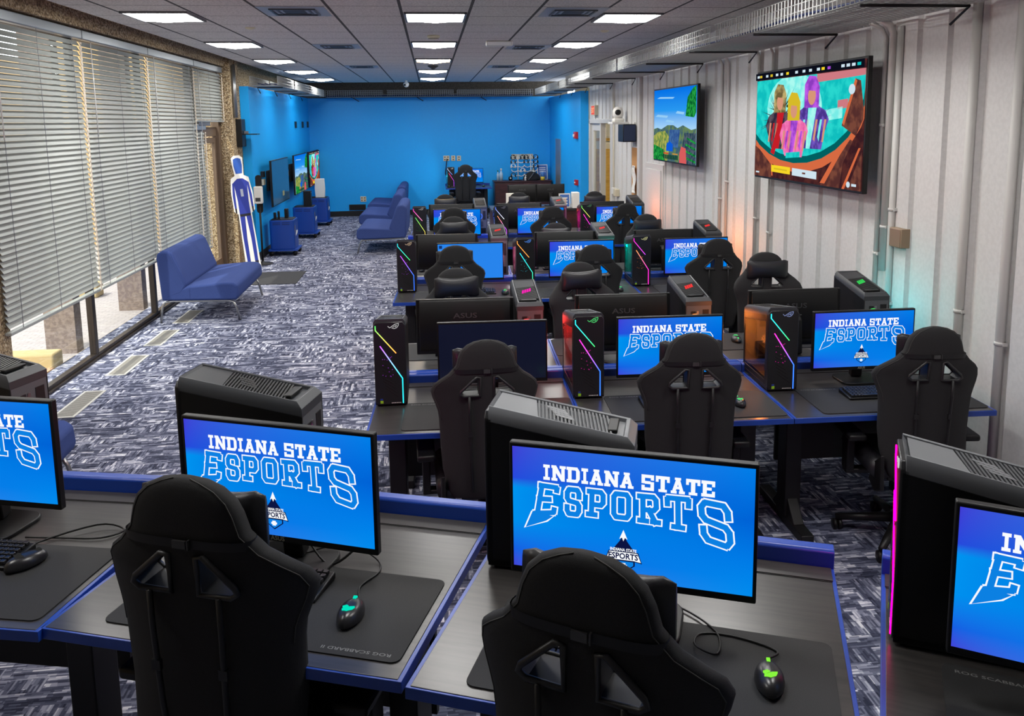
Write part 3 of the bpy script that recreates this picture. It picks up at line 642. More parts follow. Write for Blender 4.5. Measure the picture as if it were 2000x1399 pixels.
    g = MB(); g.box(-w*.55, w*.55, d-.078, d-.05, lid(d-.06)-.004, lid(d-.06)+.007); g.box(-w*.9, w*.9, d-.028, d-.006, lid(d)-.03, lid(d)-.004); g.build('rear_strap', BLACK, t, bevel=.003)
    # rear plate
    r = MB(); r.box(-w+.004, w-.006, d-.006, d-.001, .03, TR-.04, 0); r.box(-w+.02, -w+.06, d-.001, d+.001, .22, .34, 1)
    for k in range(6): r.box(-.03, w-.02, d-.001, d+.001, .13+.012*k, .136+.012*k, 1)
    r.box(-w+.02, w-.02, d-.001, d+.002, .04, .11, 2); r.box(.0, .012, d-.001, d+.002, .26, .33, 3); r.box(.02, .05, d-.001, d+.002, .31, .33, 1)
    r.build('rear_panel', [GREYPL2, BLACKM, BLACK, STEEL], t)
    fr = MB(); fr.tube([(.025 + .042*math.cos(a), d+.001, .27 + .042*math.sin(a)) for a in [2*PI*k/20 for k in range(20)]], .004, 6, closed=True); fr.build('rear_fan', WHITEPL, t)
    # inside: board, cooler ring, card, seen through smoked glass
    i = MB(); i.box(w-.012, w-.008, -d+.05, d-.02, .08, TF-.14, 0); i.box(-.02, w-.012, -d+.08, d-.03, .15, .19, 1); i.box(-w+.01, w-.01, -d+.05, d-.02, .03, .07, 1); i.box(.03, w-.012, .02, .05, .24, .33, 2)
    i.build('circuit_board', [pmat('pcb', (.02, .03, .035), .5), BLACKM, STEEL], t)
    fr = MB()
    for (yy, zz, rr) in ((-.02, .30, .042),): fr.tube([(.03, yy + rr*math.cos(a), zz + rr*math.sin(a)) for a in [2*PI*k/20 for k in range(20)]], .006, 6, closed=True)
    fr.box(-w+.012, -w+.016, -d+.055, -d+.06, .07, TF-.09)
    for k in range(4): fr.box(.04, .05, .06+.014*k, .066+.014*k, .22, .31)
    fr.build('inner_lights', WHITEPL, t)
    MB().prism([(-d+.05, .06), (d-.02, .06), (d-.02, lid(d-.02)-.075), (-d+.05, lid(-d+.05)-.075)], -w+.0015, -w+.0035, 'x').build('side_glass', CASEGLASS, t)
    return t
def leds(root, up, lo, inner, s=2.2, ins=5, mark=(.75, .75, .75), top=None, rear=None):
    """colours of one tower's own lights"""
    for c in list(descend(root)):
        n = c.name.split('.')[0]
        if n == 'upper_light_strip': objmat(c, 0, ramp_emat('strip_%s_%s' % up, [(0, COL[up[1]]), (1, COL[up[0]])], 'Z', s))
        elif n == 'lower_light_strip': objmat(c, 0, ramp_emat('strip_%s_%s' % lo, [(0, COL[lo[1]]), (.45, COL[lo[1]]), (1, COL[lo[0]])], 'Z', s))
        elif n == 'inner_lights': objmat(c, 0, emat('inner_%s_%g' % (inner, ins), COL[inner], ins))
        elif n == 'eye_mark': objmat(c, 0, emat('mark_%.2f_%.2f_%.2f' % mark, mark, .8))
        elif n == 'front_glow': objmat(c, 0, emat('glow_' + lo[0], COL[lo[0]], .4))
        elif n == 'lid_emblem': objmat(c, 0, emat('emblem_' + top, COL[top], .9) if top else BLACK)
        elif n == 'rear_fan': objmat(c, 0, emat('rear_' + (rear or inner), COL[rear or inner], 1.6))
COL = {'salmon': (1, .30, .14), 'amber': (1, .36, .1), 'hotpink': (1, .0, .22), 'green': (.05, .75, .12), 'orange': (1, .32, .06), 'purple': (.45, .06, .8), 'cyan': (.02, .75, .9), 'red': (1, .05, .05), 'magenta': (1, .02, .5), 'blue': (.03, .15, 1), 'teal': (.0, .5, .42), 'pink': (1, .3, .55), 'yellow': (.95, .7, .1), 'white': (.9, .9, .95), 'off': (.01, .01, .01)}
# ------------------------------------------------------------------ keyboards, mice, pads
KEYM = pmat('keycap', (.014, .014, .016), .35)
def make_keyboard():
    t = thing('keyboard', 'x', 'keyboard'); b = MB(); b.prism([(-.07, 0), (.07, 0), (.07, .022), (-.07, .012)], -.22, .22, 'x'); b.build('base', BLACK, t, bevel=.004)
    k = MB()
    for r in range(6):
        for c in range(21):
            if c in (15, 16) and r in (2, 4, 5): continue
            x = -.205 + .0197*c; y = .052 - .0205*r; z = .014 + .004*(5-r)/2.5
            if r == 5 and 3 <= c <= 8:
                if c == 3: k.box(x, x+.0197*6-.003, y-.008, y+.008, z, z+.011)
                continue
            k.box(x, x+.0165, y-.008, y+.008, z, z+.011)
    k.build('keycaps', KEYM, t, bevel=.0015, seg=1); return t
def make_mouse():
    t = thing('computer_mouse', 'x', 'mouse'); R = []
    for z, s in ((0, .96), (.008, 1.0), (.018, .98), (.028, .86), (.036, .6), (.039, .25)):
        R.append([((.031 + .003*math.cos(2*a)) * s * math.cos(a), .062 * s * math.sin(a) - (1-s)*.012, z) for a in [2*PI*k/24 for k in range(24)]])
    b = MB(); b.loft(R); b.build('shell', SATIN, t, subsurf=1)
    w = MB(); w.cyl((-.004, .036, .03), .009, .008, 'x', 14); w.build('wheel', emat('mouse_wheel_glow', (.1, .7, .2), 1), t)
    g = MB(); z = .0415
    for P in ([(-.014, -.026), (.0, -.03), (.012, -.022), (.016, -.012), (.004, -.014)], [(-.016, -.014), (-.012, -.02), (.0, -.012), (-.006, -.008)]): g.prism(P, .030, z, 'z')
    g.build('eye_mark', emat('mouse_mark_glow', (.1, .7, .2), 1), t)
    return t
def make_pad(w=.9, d=.4, flip=False):
    t = MB(); t.prism(round_rect(-w/2, w/2, -d/2, d/2, .025), 0, .004, 'z', 0)
    if flip: put_text(t, 'ROG SCABBARD II', (w/2-.03, -d/2+.03, .0044), (-1, 0, 0), (0, -1, 0), .2, 1, .01, .012)
    else: put_text(t, 'ROG SCABBARD II', (-w/2+.03, d/2-.035, .0044), (1, 0, 0), (0, 1, 0), .2, 1, .01, .012)
    return t.build('mouse_pad', [PADM, PADTXT])
# ------------------------------------------------------------------ gaming chairs
def sq(c, p): return math.copysign(abs(c)**p, c)
def make_chair():
    """sitter faces +y; origin on the floor under the gas lift"""
    t = thing('gaming_chair', 'x', 'chair')
    prof = [(.46, .17, .06), (.50, .19, .085), (.60, .214, .10), (.70, .221, .10), (.80, .224, .095), (.85, .226, .09), (.89, .231, .088), (.92, .241, .088), (.955, .255, .088), (.985, .262, .088), (1.02, .25, .086), (1.05, .222, .084), (1.083, .180, .08), (1.126, .144, .076), (1.17, .132, .072), (1.20, .118, .066), (1.225, .092, .054), (1.24, .060, .04), (1.248, .02, .02)]
    yc = lambda z: -.235 - .06*(z-.47)
    rings = []; N = 36
    for z, w, th in prof:
        r = []
        for k in range(N):
            a = 2*PI*k/N; x = w*sq(math.cos(a), .62); y = th/2*sq(math.sin(a), .7)
            bo = .075*max(0, min(1, (1.12-z)/.12))*max(0, min(1, (z-.5)/.15)); y += bo*(abs(x)/.26)**2.4
            r.append((x, yc(z)+y, z))
        rings.append(r)
    hol = [[(s*.034, .985), (s*.112, .985), (s*.128, .998), (s*.122, 1.012), (s*.05, 1.078), (s*.034, 1.076)] for s in (-1, 1)]
    b = MB(); b.loft(rings); back = b.build('backrest', FABRIC, t)
    cut = MB()
    for h in hol: cut.prism(h, -.6, .1, 'y')
    co = cut.build('cutter', FABRIC)
    md = back.modifiers.new('holes', 'BOOLEAN'); md.operation = 'DIFFERENCE'; md.solver = 'EXACT'; md.object = co
    dg = bpy.context.evaluated_depsgraph_get(); me = bpy.data.meshes.new_from_object(back.evaluated_get(dg)); back.modifiers.clear(); back.data = me
    bpy.data.objects.remove(co)
    for p in me.polygons: p.use_smooth = True
    me.set_sharp_from_angle(angle=math.radians(50))
    for h in hol:
        f = MB(); f.tube([(x, yc(z) - .043, z) for x, z in h], .0075, 8, closed=True); f.tube([(x, yc(z) + .045, z) for x, z in h], .007, 8, closed=True)
        P = [(x, z) for x, z in h]
        inn = [((x - sum(p[0] for p in P)/6)*.94 + sum(p[0] for p in P)/6, (z - sum(p[1] for p in P)/6)*.94 + sum(p[1] for p in P)/6) for x, z in P]
        n = len(P); A = [f.bm.verts.new((x, yc(z)-.044, z)) for x, z in inn]; B = [f.bm.verts.new((x, yc(z)+.044, z)) for x, z in inn]
        for i in range(n): f.bm.faces.new((A[i], A[(i+1) % n], B[(i+1) % n], B[i]))
        f.build('opening_frame', pmat('gloss_black', (.014, .014, .015), .45), t)
    # seam of pale stitching along the edge of head and shoulders, seen from behind
    st = MB()
    for s in (-1, 1):
        pth = [(s*(w-.012 if w > .03 else w), yc(z) - th/2*max(0.0, 1-(max(w-.012, 0)/w)**3.226)**.35 - .0006 + .075*max(0, min(1, (1.12-z)/.12))*max(0, min(1, (z-.5)/.15))*(max(w-.012, 0)/.26)**2.4, z+.0) for z, w, th in prof if z > .80]
        st.tube(pth, .0014, 5)
    st.build('edge_stitching', STITCH, t)
    p = MB(); R = []
    for k in range(13):
        u = -1 + 2*k/12; x = u*.155; hh = .062 + .02*abs(u)**3; th = .036*math.sqrt(max(.02, 1-u*u*.96))
        R.append([(x, yc(1.12)+.056 + th*math.cos(a), 1.125 + hh*sq(math.sin(a), .8)*(1 if th > .01 else .8)) for a in [2*PI*j/14 for j in range(14)]])
    p.loft(R); p.build('head_pillow', LEATHER, t)
    s_ = MB(); zz = 1.105; R = []
    for z in (zz-.011, zz+.011):
        R.append([((.156)*sq(math.cos(a), .62), yc(z) + .0425*sq(math.sin(a), .7), z) for a in [2*PI*k/N for k in range(N)]])
    s_.loft(R, 0, False); s_.build('pillow_strap', BLACKM, t)
    s_ = MB(); s_.box(-.016, .016, yc(zz)-.049, yc(zz)-.04, zz-.009, zz+.009); s_.box(.02, .0235, yc(zz)-.05, yc(zz)-.04, zz-.011, zz+.011); s_.build('strap_buckle', pmat('buckle', srgb(60, 60, 60), .3), t)
    for s in (-1, 1):
        g = MB(); g.tube([(s*.085, yc(.985)-.05, .985), (s*.085, yc(.9)-.054, .9), (s*.08, yc(.7)-.058, .7), (s*.075, yc(.5)-.05, .5)], .007, 6); g.cbox((s*.083, yc(.80)-.058, .80), (.022, .01, .025)); g.build('lumbar_strap', BLACKM, t)
    c = MB(); c.prism(round_rect(-.19, .19, -.2, .26, .07), .42, .50, 'z'); c.build('seat', FABRIC, t, bevel=.03, seg=3)
    for s in (-1, 1):
        c = MB(); R = [[(s*(.19 + .07*math.cos(a)*.8), y, .475 + .055*math.sin(a)) for a in [2*PI*k/12 for k in range(12)]] for y in (-.2, -.1, .1, .22)]; c.loft(R); c.build('seat_bolster', LEATHER, t)
        c = MB(); c.box(s*.29-.02, s*.29+.02, -.05, .03, .40, .60); c.box(min(s*.1, s*.31), max(s*.1, s*.31), -.04, .02, .385, .41); c.build('armrest_post', BLACK, t, bevel=.006)
        c = MB(); c.box(s*.29-.045, s*.29+.045, -.14, .13, .60, .635); c.build('armrest_pad', BLACK, t, bevel=.012, seg=3)
        c = MB(); c.prism([(-.28, .40), (-.2, .36), (-.12, .40), (-.19, .52), (-.27, .58)], s*.205, s*.225, 'x'); c.build('recline_hinge', BLACK, t, bevel=.005)
    c = MB(); c.cyl((0, 0, .12), .028, .2); c.cyl((0, 0, .3), .02, .1); c.box(-.12, .12, -.12, .12, .38, .42); c.build('gas_lift', BLACKM, t)
    c = MB(); c.cyl((0, 0, .085), .045, .06, n=16)
    for k in range(5):
        a = 2*PI*k/5 + .3; c.tube([(.03*math.cos(a), .03*math.sin(a), .115), (.32*math.cos(a), .32*math.sin(a), .072)], [.028, .018], 8)
    c.build('star_base', BLACK, t)
    for k in range(5):
        a = 2*PI*k/5 + .3; cx, cy = .31*math.cos(a), .31*math.sin(a)
        c = MB(); c.cyl((cx-.022, cy, .03), .03, .016, 'x', 14); c.cyl((cx+.006, cy, .03), .03, .016, 'x', 14); c.cyl((cx, cy, .03), .008, .05); c.build('caster', BLACK, t)
    return t
# ------------------------------------------------------------------ straight rows of workstations
TH = math.radians(-2.1); YK = {1: 3.905, 2: 6.935, 3: 9.955}
SEAT = [.178, 1.266, 2.355]                                     # desk centres along a row
def rp(k, x, y):
    return (x*math.cos(TH) - y*math.sin(TH), YK[k] + x*math.sin(TH) + y*math.cos(TH))
ROW = {1: 'first straight row', 2: 'second straight row', 3: 'third straight row'}
COLN = ['aisle end', 'middle', 'siding end']
def where(k, side, c): return '%s side, %s of %s' % ({'a': 'near', 'b': 'far'}[side], COLN[c], ROW[k])
PN = {'lid_slats': 'lid', 'lid_front_plate': 'lid', 'lid_emblem': 'lid', 'rear_strap': 'lid', 'upper_light_strip': 'front_panel', 'lower_light_strip': 'front_panel', 'eye_mark': 'front_panel', 'front_louvre': 'front_panel', 'front_glow': 'front_panel', 'sticker': 'front_panel', 'rear_fan': 'rear_panel', 'inner_lights': 'circuit_board'}
desk0 = make_desk(); mon0 = {k: nest(make_monitor(k), {'front_mark': 'housing', 'back_logo': 'housing', 'back_slot': 'housing'}) for k in ('logo', 'dark', 'plain')}; tow0 = nest(make_tower(), PN); chair0 = nest(make_chair(), {'opening_frame': 'backrest', 'edge_stitching': 'backrest', 'lumbar_strap': 'backrest', 'pillow_strap': 'head_pillow', 'strap_buckle': 'head_pillow', 'seat_bolster': 'seat', 'armrest_pad': 'armrest_post', 'caster': 'star_base'}); kb0 = make_keyboard(); mouse0 = make_mouse(); pad0 = make_pad(); pad0_flip = make_pad(.9, .4, True)
used = set()
def put(proto, loc, rz, label, cat, group, s=None):
    if proto.name not in used:
        used.add(proto.name); o = proto; o.location = loc; o.rotation_euler = (0, 0, rz)
        if s: o.scale = (s, s, s)
        return tag(o, label, cat, group)
    o = dup(proto, loc, rz, label, group, s); o['category'] = cat; return o
SIGHT = {(1, 'a', 0): 'dark', (2, 'a', 0): 'plain'}
MX = {(1, 'a'): (.29, 1.295, 2.43), (2, 'a'): (.312, 1.344, 2.43), (3, 'a'): (.287, 1.364, 2.389), (1, 'b'): (.141, 1.145, 2.27), (2, 'b'): (.086, 1.266, 2.27), (3, 'b'): (.21, 1.13, 2.273)}
TWX = {(1, 'a'): (-.25, .83, 1.93), (2, 'a'): (-.25, .83, 1.91), (3, 'a'): (-.17, .87, 1.98), (1, 'b'): (.58, 1.64, 2.80), (2, 'b'): (.64, 1.70, 2.79), (3, 'b'): (.64, 1.72, 2.79)}
CHX = {(1, 'a'): (.22, 1.25, 2.46), (2, 'a'): (.16, 1.32, 2.42), (3, 'a'): (.27, 1.42, 2.35), (1, 'b'): (.17, 1.10, 2.5), (2, 'b'): (.24, 1.30, 2.33), (3, 'b'): (.18, 1.26, 2.33)}
CHR = {(1, 'a'): (2, -4, -8), (2, 'a'): (3, 2, 2), (3, 'a'): (-4, 3, 8), (1, 'b'): (5, 12, -6), (2, 'b'): (4, -4, 3), (3, 'b'): (0, 2, -3)}
CHY = {(1, 'a'): (.0, .0, -.02), (2, 'a'): (0, -.12, 0.05), (3, 'a'): (.1, 0, .2), (1, 'b'): (-.05, .08, .3), (2, 'b'): (.15, .0, .0), (3, 'b'): (-.05, .1, .0)}
LEDS = {(1, 'a', 0): dict(up=('green', 'orange'), lo=('purple', 'cyan'), inner='red', mark=(.6, .6, .6)),
        (1, 'a', 1): dict(up=('cyan', 'green'), lo=('magenta', 'blue'), inner='red', mark=(.1, .7, .2)),
        (1, 'a', 2): dict(up=('cyan', 'green'), lo=('magenta', 'blue'), inner='orange', mark=(.22, .27, .5)),
        (1, 'b', 0): dict(up=('red', 'pink'), lo=('red', 'pink'), inner='red', top='magenta', rear='red'),
        (1, 'b', 1): dict(up=('red', 'orange'), lo=('red', 'orange'), inner='orange', top='red', rear='orange'),
        (1, 'b', 2): dict(up=('green', 'teal'), lo=('cyan', 'teal'), inner='cyan', top='green', rear='green'),
        (2, 'a', 0): dict(up=('cyan', 'green'), lo=('purple', 'blue'), inner='orange', mark=(.6, .45, .3)),
        (2, 'a', 1): dict(up=('orange', 'orange'), lo=('cyan', 'green'), inner='pink', mark=(.1, .3, .9)),
        (2, 'a', 2): dict(up=('magenta', 'purple'), lo=('orange', 'magenta'), inner='teal', mark=(.6, .6, .3)),
        (2, 'b', 0): dict(up=('purple', 'pink'), lo=('pink', 'purple'), inner='magenta', top='red', rear='red'),
        (2, 'b', 1): dict(up=('teal', 'cyan'), lo=('teal', 'cyan'), inner='teal', top='red', rear='yellow'),
        (2, 'b', 2): dict(up=('orange', 'yellow'), lo=('orange', 'green'), inner='amber', top='red', rear='red'),
        (3, 'a', 0): dict(up=('magenta', 'pink'), lo=('green', 'orange'), inner='blue', mark=(.4, .4, .4)),
        (3, 'a', 1): dict(up=('blue', 'white'), lo=('orange', 'purple'), inner='blue', mark=(.15, .15, .2)),
        (3, 'a', 2): dict(up=('green', 'yellow'), lo=('magenta', 'purple'), inner='magenta', mark=(.1, .25, .12)),
        (3, 'b', 0): dict(up=('green', 'teal'), lo=('green', 'teal'), inner='blue', top=None, rear='blue'),
        (3, 'b', 1): dict(up=('red', 'pink'), lo=('red', 'pink'), inner='red', top='red', rear='red'),
        (3, 'b', 2): dict(up=('red', 'orange'), lo=('red', 'orange'), inner='salmon', top=None, rear='red')}
def case_lamp(tower, col, watts):
    """the tower's own coloured case lighting"""
    l = bpy.data.lights.new('case_lamp', 'POINT'); l.energy = watts; l.color = COL[col]; l.shadow_soft_size = .03
    o = bpy.data.objects.new('case_lamp', l); C.objects.link(o); o.parent = tower; o.location = (-.035, -.03, .26)
LAMPW = {'salmon': 16, 'amber': 20, 'cyan': 12, 'teal': 20, 'red': 15, 'orange': 15, 'magenta': 18, 'pink': 18, 'blue': 20}
for k in (1, 2, 3):
    for sd in 'ab':
        for c in range(3):
            rz = TH if sd == 'a' else TH + PI
            w = where(k, sd, c)
            x, y = rp(k, SEAT[c], 0 if sd == 'a' else 1.705)
            put(desk0, (x, y, 0), rz, 'black blue-edged gaming desk, ' + w, 'desk', 'gaming desks of the straight rows')
            kind = SIGHT.get((k, sd, c), 'logo')
            x, y = rp(k, MX[k, sd][c], .54 if sd == 'a' else 1.155); y -= 0
            desc = {'logo': 'monitor showing a white-lettered blue picture, ' if sd == 'a' else 'black monitor seen from behind, ', 'dark': 'monitor with a dark unlit screen, ', 'plain': 'monitor with a plain light blue screen, '}[kind]
            put(mon0[kind], (x, y, DZ+.0015), rz + math.radians((0, 0, 1.5)[c] if sd == 'a' else 0), desc + w, 'monitor', 'desk monitors')
            x = TWX[k, sd][c]; y = YK[k] + .62 - .037*x if sd == 'a' else YK[k] + 1.235 - .037*x
            L = LEDS[k, sd, c]
            lab = ('tower computer with %s and %s light strips, ' % (L['up'][0], L['lo'][0]) if sd == 'a' else 'black tower computer turned rear-on, ') + w
            tw = put(tow0, (x, y, DZ+.0015), (rz + math.radians((2, 1, -1)[c] if sd == 'a' else (2, 2, 1)[c])), lab, 'computer', 'tower computers')
            leds(tw, **L)
            x = CHX[k, sd][c]; y = YK[k] + .13 - .037*x + CHY[k, sd][c] if sd == 'a' else YK[k] + 1.705 - .13 - .037*x + CHY[k, sd][c]
            put(chair0, (x, y, 0), (0 if sd == 'a' else PI) + math.radians(CHR[k, sd][c]), ('black gaming chair seen from behind, ' if sd == 'a' else 'black gaming chair facing the camera, ') + w, 'chair', 'gaming chairs').scale = (1, 1, .94 if (k, sd, c) == (2, 'b', 1) else 1)
            x, y = rp(k, SEAT[c] + (.08 if sd == 'a' else -.08), .24 if sd == 'a' else 1.465)
            pd = put(pad0, (x, y, DZ+.0015), rz, 'wide black desk pad, ' + w, 'mouse pad', 'desk pads')
            if k < 3:
                x2, y2 = rp(k, MX[k, sd][c] + (.0 if sd == 'a' else 0.02), .29 if sd == 'a' else 1.40)
                put(kb0, (x2, y2, DZ+.006), rz, 'black keyboard, ' + w, 'keyboard', 'keyboards')
                x2, y2 = rp(k, MX[k, sd][c] + (.30 if sd == 'a' else -.27), .22 if sd == 'a' else 1.46)
                put(mouse0, (x2, y2, DZ+.006), rz, 'black mouse, ' + w, 'mouse', 'computer mice')
for o in list(C.objects):
    if o.parent is None and o.name.split('.')[0] == 'computer_tower':
        pass
def lamps():
    n = 0
    for o in list(C.objects):
        if o.parent is None and o.name.split('.')[0] == 'computer_tower':
            inner = [c for c in descend(o) if c.name.split('.')[0] == 'inner_lights'][0].material_slots[0].material.name.split('_')[1]
            if inner in LAMPW: case_lamp(o, inner, LAMPW[inner] * (4 if o.location.y > 19 else 1))
# ------------------------------------------------------------------ foreground arc of four raised desks
ZF = .86
FG = {'Z': ((-1.66, 2.394), -14, 'leftmost'), 'A': ((-.624, 2.10), -19.5, 'second'), 'B': ((.40, 1.696), -22, 'third'), 'C': ((1.40, 1.23), -30, 'rightmost')}
NAME = {'Z': 'leftmost foreground desk', 'A': 'second foreground desk', 'B': 'third foreground desk', 'C': 'rightmost foreground desk'}
def fp(d, x, y):
    (cx, cy), a, _ = FG[d]; a = math.radians(a); return (cx + x*math.cos(a) - y*math.sin(a), cy + x*math.sin(a) + y*math.cos(a))
for d in 'ZABC':
    (cx, cy), a, _ = FG[d]
    o = put(desk0, (cx, cy, 0), math.radians(a), 'grey raised desk with blue edges, ' + NAME[d], 'desk', 'foreground desks'); o.scale = (1, 1.05, ZF/DZ)
FM = {'Z': ((-1.6, 2.90), -17, .97), 'A': ((-.50, 2.50), -22.3, .96), 'B': ((.51, 2.06), -21.8, .99), 'C': ((1.49, 1.52), -32, .98)}
for d in 'ZABC':
    (x, y), a, z = FM[d]
    m = make_monitor('logo') if False else put(mon0['logo'], (x, y, ZF+.0015), math.radians(a), 'large lit blue-picture monitor on the ' + NAME[d], 'monitor', 'foreground monitors')
    m.scale = (1.1, 1.1, 1.1)
    lift = z - (ZF + .075*1.1)
    for c in m.children:                                       # height-adjustable stands: panel parts slide up the neck
        if c.name.split('.')[0] not in ('stand_base', 'stand_neck'): c.location.z += lift/1.1
        if c.name.split('.')[0] == 'stand_neck': c.scale.z = 1 + lift/.2
FT = {'Z': ((-1.82, 3.40), -109, ('red', 'red'), ('orange', 'red'), 'red', 'red'), 'A': ((-.667, 2.915), -104, ('purple', 'magenta'), ('magenta', 'purple'), 'magenta', 'magenta'),
      'B': ((.387, 2.445), -107, ('white', 'white'), ('white', 'white'), 'white', 'off'), 'C': ((1.432, 1.868), -118, ('hotpink', 'hotpink'), ('hotpink', 'hotpink'), 'magenta', 'magenta')}
TC = {'Z': 'black tower computer with a red rear fan, behind the monitor of the ', 'A': 'black tower computer with a purple rear fan, behind the monitor of the ', 'B': 'tower computer with a pale grey slatted lid and strap, on the ', 'C': 'tower computer with a magenta light strip down its front, on the '}
for d in 'ZABC':
    (x, y), a, up, lo, inn, rear = FT[d]
    o = put(tow0, (x, y, ZF+.0015), math.radians(a), TC[d] + NAME[d], 'computer', 'foreground tower computers', 1.1); leds(o, up, lo, inn, rear=rear, s=2.0 if d != 'C' else 9)
    if d in 'BC':
        for c in descend(o):
            if c.name.split('.')[0] in ('lid', 'lid_slats', 'lid_front_plate', 'lid_emblem'): objmat(c, 0, pmat('silver_plastic', srgb(104, 106, 110), .4) if c.name.split('.')[0] != 'lid_slats' else pmat('silver_slat', srgb(70, 72, 75), .45))
FCH = {'A': ((-.53, 2.30), -20, (1.16, 1.06, 1.12)), 'B': ((.44, 1.78), -31, (1.1, 1.05, 1.12))}
for d in 'AB':
    (x, y), a, s = FCH[d]
    put(chair0, (x, y, 0), math.radians(a), 'large black gaming chair with stitched back, at the ' + NAME[d], 'chair', 'foreground chairs').scale = s
for d, px, pz in (('Z', .06, .24), ('A', .06, .26), ('B', .05, .24), ('C', .05, .24)):
    x, y = fp(d, px, pz); p = put(pad0_flip if d == 'A' else pad0, (x, y, ZF+.0015), math.radians(FG[d][1]), 'wide black desk pad with small lettering on the ' + NAME[d], 'mouse pad', 'foreground desk pads')
for d, kx, ky in (('Z', .0, .34), ('A', -.05, .33), ('B', -.05, .175)):
    x, y = fp(d, kx, ky); put(kb0, (x, y, ZF+.006), math.radians(FG[d][1]), 'black keyboard on the ' + NAME[d], 'keyboard', 'foreground keyboards')
for d, (x, y), rz, col in (('Z', (-1.33, 2.63), -40, (.5, .5, .5)), ('A', (-.264, 2.205), -14, (.0, .75, .5)), ('B', (.80, 1.785), -18, (.25, .9, .05))):
    m = put(mouse0, (x, y, ZF+.006), math.radians(rz), {'Z': 'black mouse beside the keyboard on the ', 'A': 'black mouse with a turquoise glowing mark on the ', 'B': 'black mouse with a green glowing mark on the '}[d] + NAME[d], 'mouse', 'foreground mice', 1.1)
    for c in descend(m):
        if c.name.split('.')[0] in ('wheel', 'eye_mark'): objmat(c, 0, emat('mouse_glow_' + d, col, 1.0 if d != 'Z' else .05))
def cable(name, pts, r, mat, label, s=5):
    P = [Vector(p) for p in pts]; out = []
    for i in range(len(P)-1):
        p0, p1, p2, p3 = P[max(i-1, 0)], P[i], P[i+1], P[min(i+2, len(P)-1)]
        for k in range(s):
            t = k/s; out.append(.5*((2*p1) + (-p0+p2)*t + (2*p0-5*p1+4*p2-p3)*t*t + (-p0+3*p1-3*p2+p3)*t**3))
    out.append(P[-1]); b = MB(); b.tube(out, r, 6)
    return tag(b.build(name, mat), label, 'cable')
z = ZF + .009
cable('mouse_cable', [(-.247, 2.275, z+.008), (-.25, 2.36, z), (-.20, 2.43, z), (-.205, 2.50, z), (-.27, 2.55, z+.02), (-.36, 2.58, z+.02), (-.48, 2.56, z)], .0028, BLACK, 'thin black mouse cable curling under the monitor of the second foreground desk')
cable('mouse_cable', [(.82, 1.86, z+.008), (.87, 1.9, z), (.79, 1.97, z), (.70, 2.0, z), (.66, 1.94, z+.01), (.71, 1.91, z), (.74, 2.0, z), (.68, 2.12, z), (.6, 2.16, z)], .0028, BLACK, 'thin black looped mouse cable on the third foreground desk')
cable('video_cable', [(-1.42, 2.82, z), (-1.30, 2.80, z), (-1.16, 2.78, z), (-1.10, 2.83, z), (-1.2, 2.86, z+.01), (-1.38, 2.75, z), (-1.30, 2.66, z)], .0035, BLACK, 'looped black cable lying beside the monitor of the first foreground desk')
cable('video_cable', [(-.43, 2.55, z+.06), (-.36, 2.50, z), (-.28, 2.51, z+.04), (-.24, 2.56, z+.08), (-.23, 2.62, z+.1)], .004, BLACK, 'black video cable hanging under the monitor of the second foreground desk')
cable('network_cable', [(1.06, 1.80, .01), (1.14, 1.72, .01), (1.2, 1.58, .02), (1.3, 1.52, .01), (1.42, 1.5, .01)], .006, IVORY, 'pale network cable on the carpet between the last two foreground desks')
# ------------------------------------------------------------------ lounge seating
def make_sofa(L=1.5):
    """origin on the floor under the middle; faces +x; long side along y"""
    t = thing('loveseat', 'x', 'sofa'); h = L/2
    b = MB(); b.prism([(-.40, .27), (.43, .25), (.46, .30), (.45, .42), (.40, .455), (.30, .46), (-.12, .43), (-.2, .40), (-.40, .40)], -h, h, 'y'); b.build('seat', SOFAM, t, bevel=.025, seg=3)
    b = MB(); b.prism([(-.40, .27), (-.17, .34), (-.11, .44), (-.24, .80), (-.28, .845), (-.36, .85), (-.42, .82), (-.43, .76)], -h-.001, h+.001, 'y'); b.build('backrest', SOFAM, t, bevel=.03, seg=3)
    for s in (-1, 1):
        y = s*(h-.05); f = MB(); f.tube([(-.44, y, 0), (-.41, y, .19), (-.38, y, .245), (-.30, y, .255), (.32, y, .24), (.38, y, .225), (.41, y, .17), (.45, y, 0)], .014, 8); f.build('leg_frame', CHROME, t)
    return t
sf = make_sofa(1.5)
sf.location = (-2.74, 10.40, 0); sf.rotation_euler = (0, 0, math.radians(1)); tag(sf, 'blue armless loveseat with metal legs standing against the window blinds', 'sofa', 'blue loveseats')
dup(sf, (-2.68, 4.44, 0), math.radians(3), 'blue loveseat mostly hidden behind the leftmost foreground monitor', 'blue loveseats')
for k, (y, lab) in enumerate(((15.17, 'nearest of three blue loveseats lined up beside the straight rows'), (17.45, 'middle one of three blue loveseats lined up beside the straight rows'), (19.72, 'farthest of three lined-up blue loveseats, by the blue back wall'))):
    dup(sf, ((-.87, -1.02, -1.02)[k], y, 0), PI + math.radians(-1), lab, 'blue loveseats')
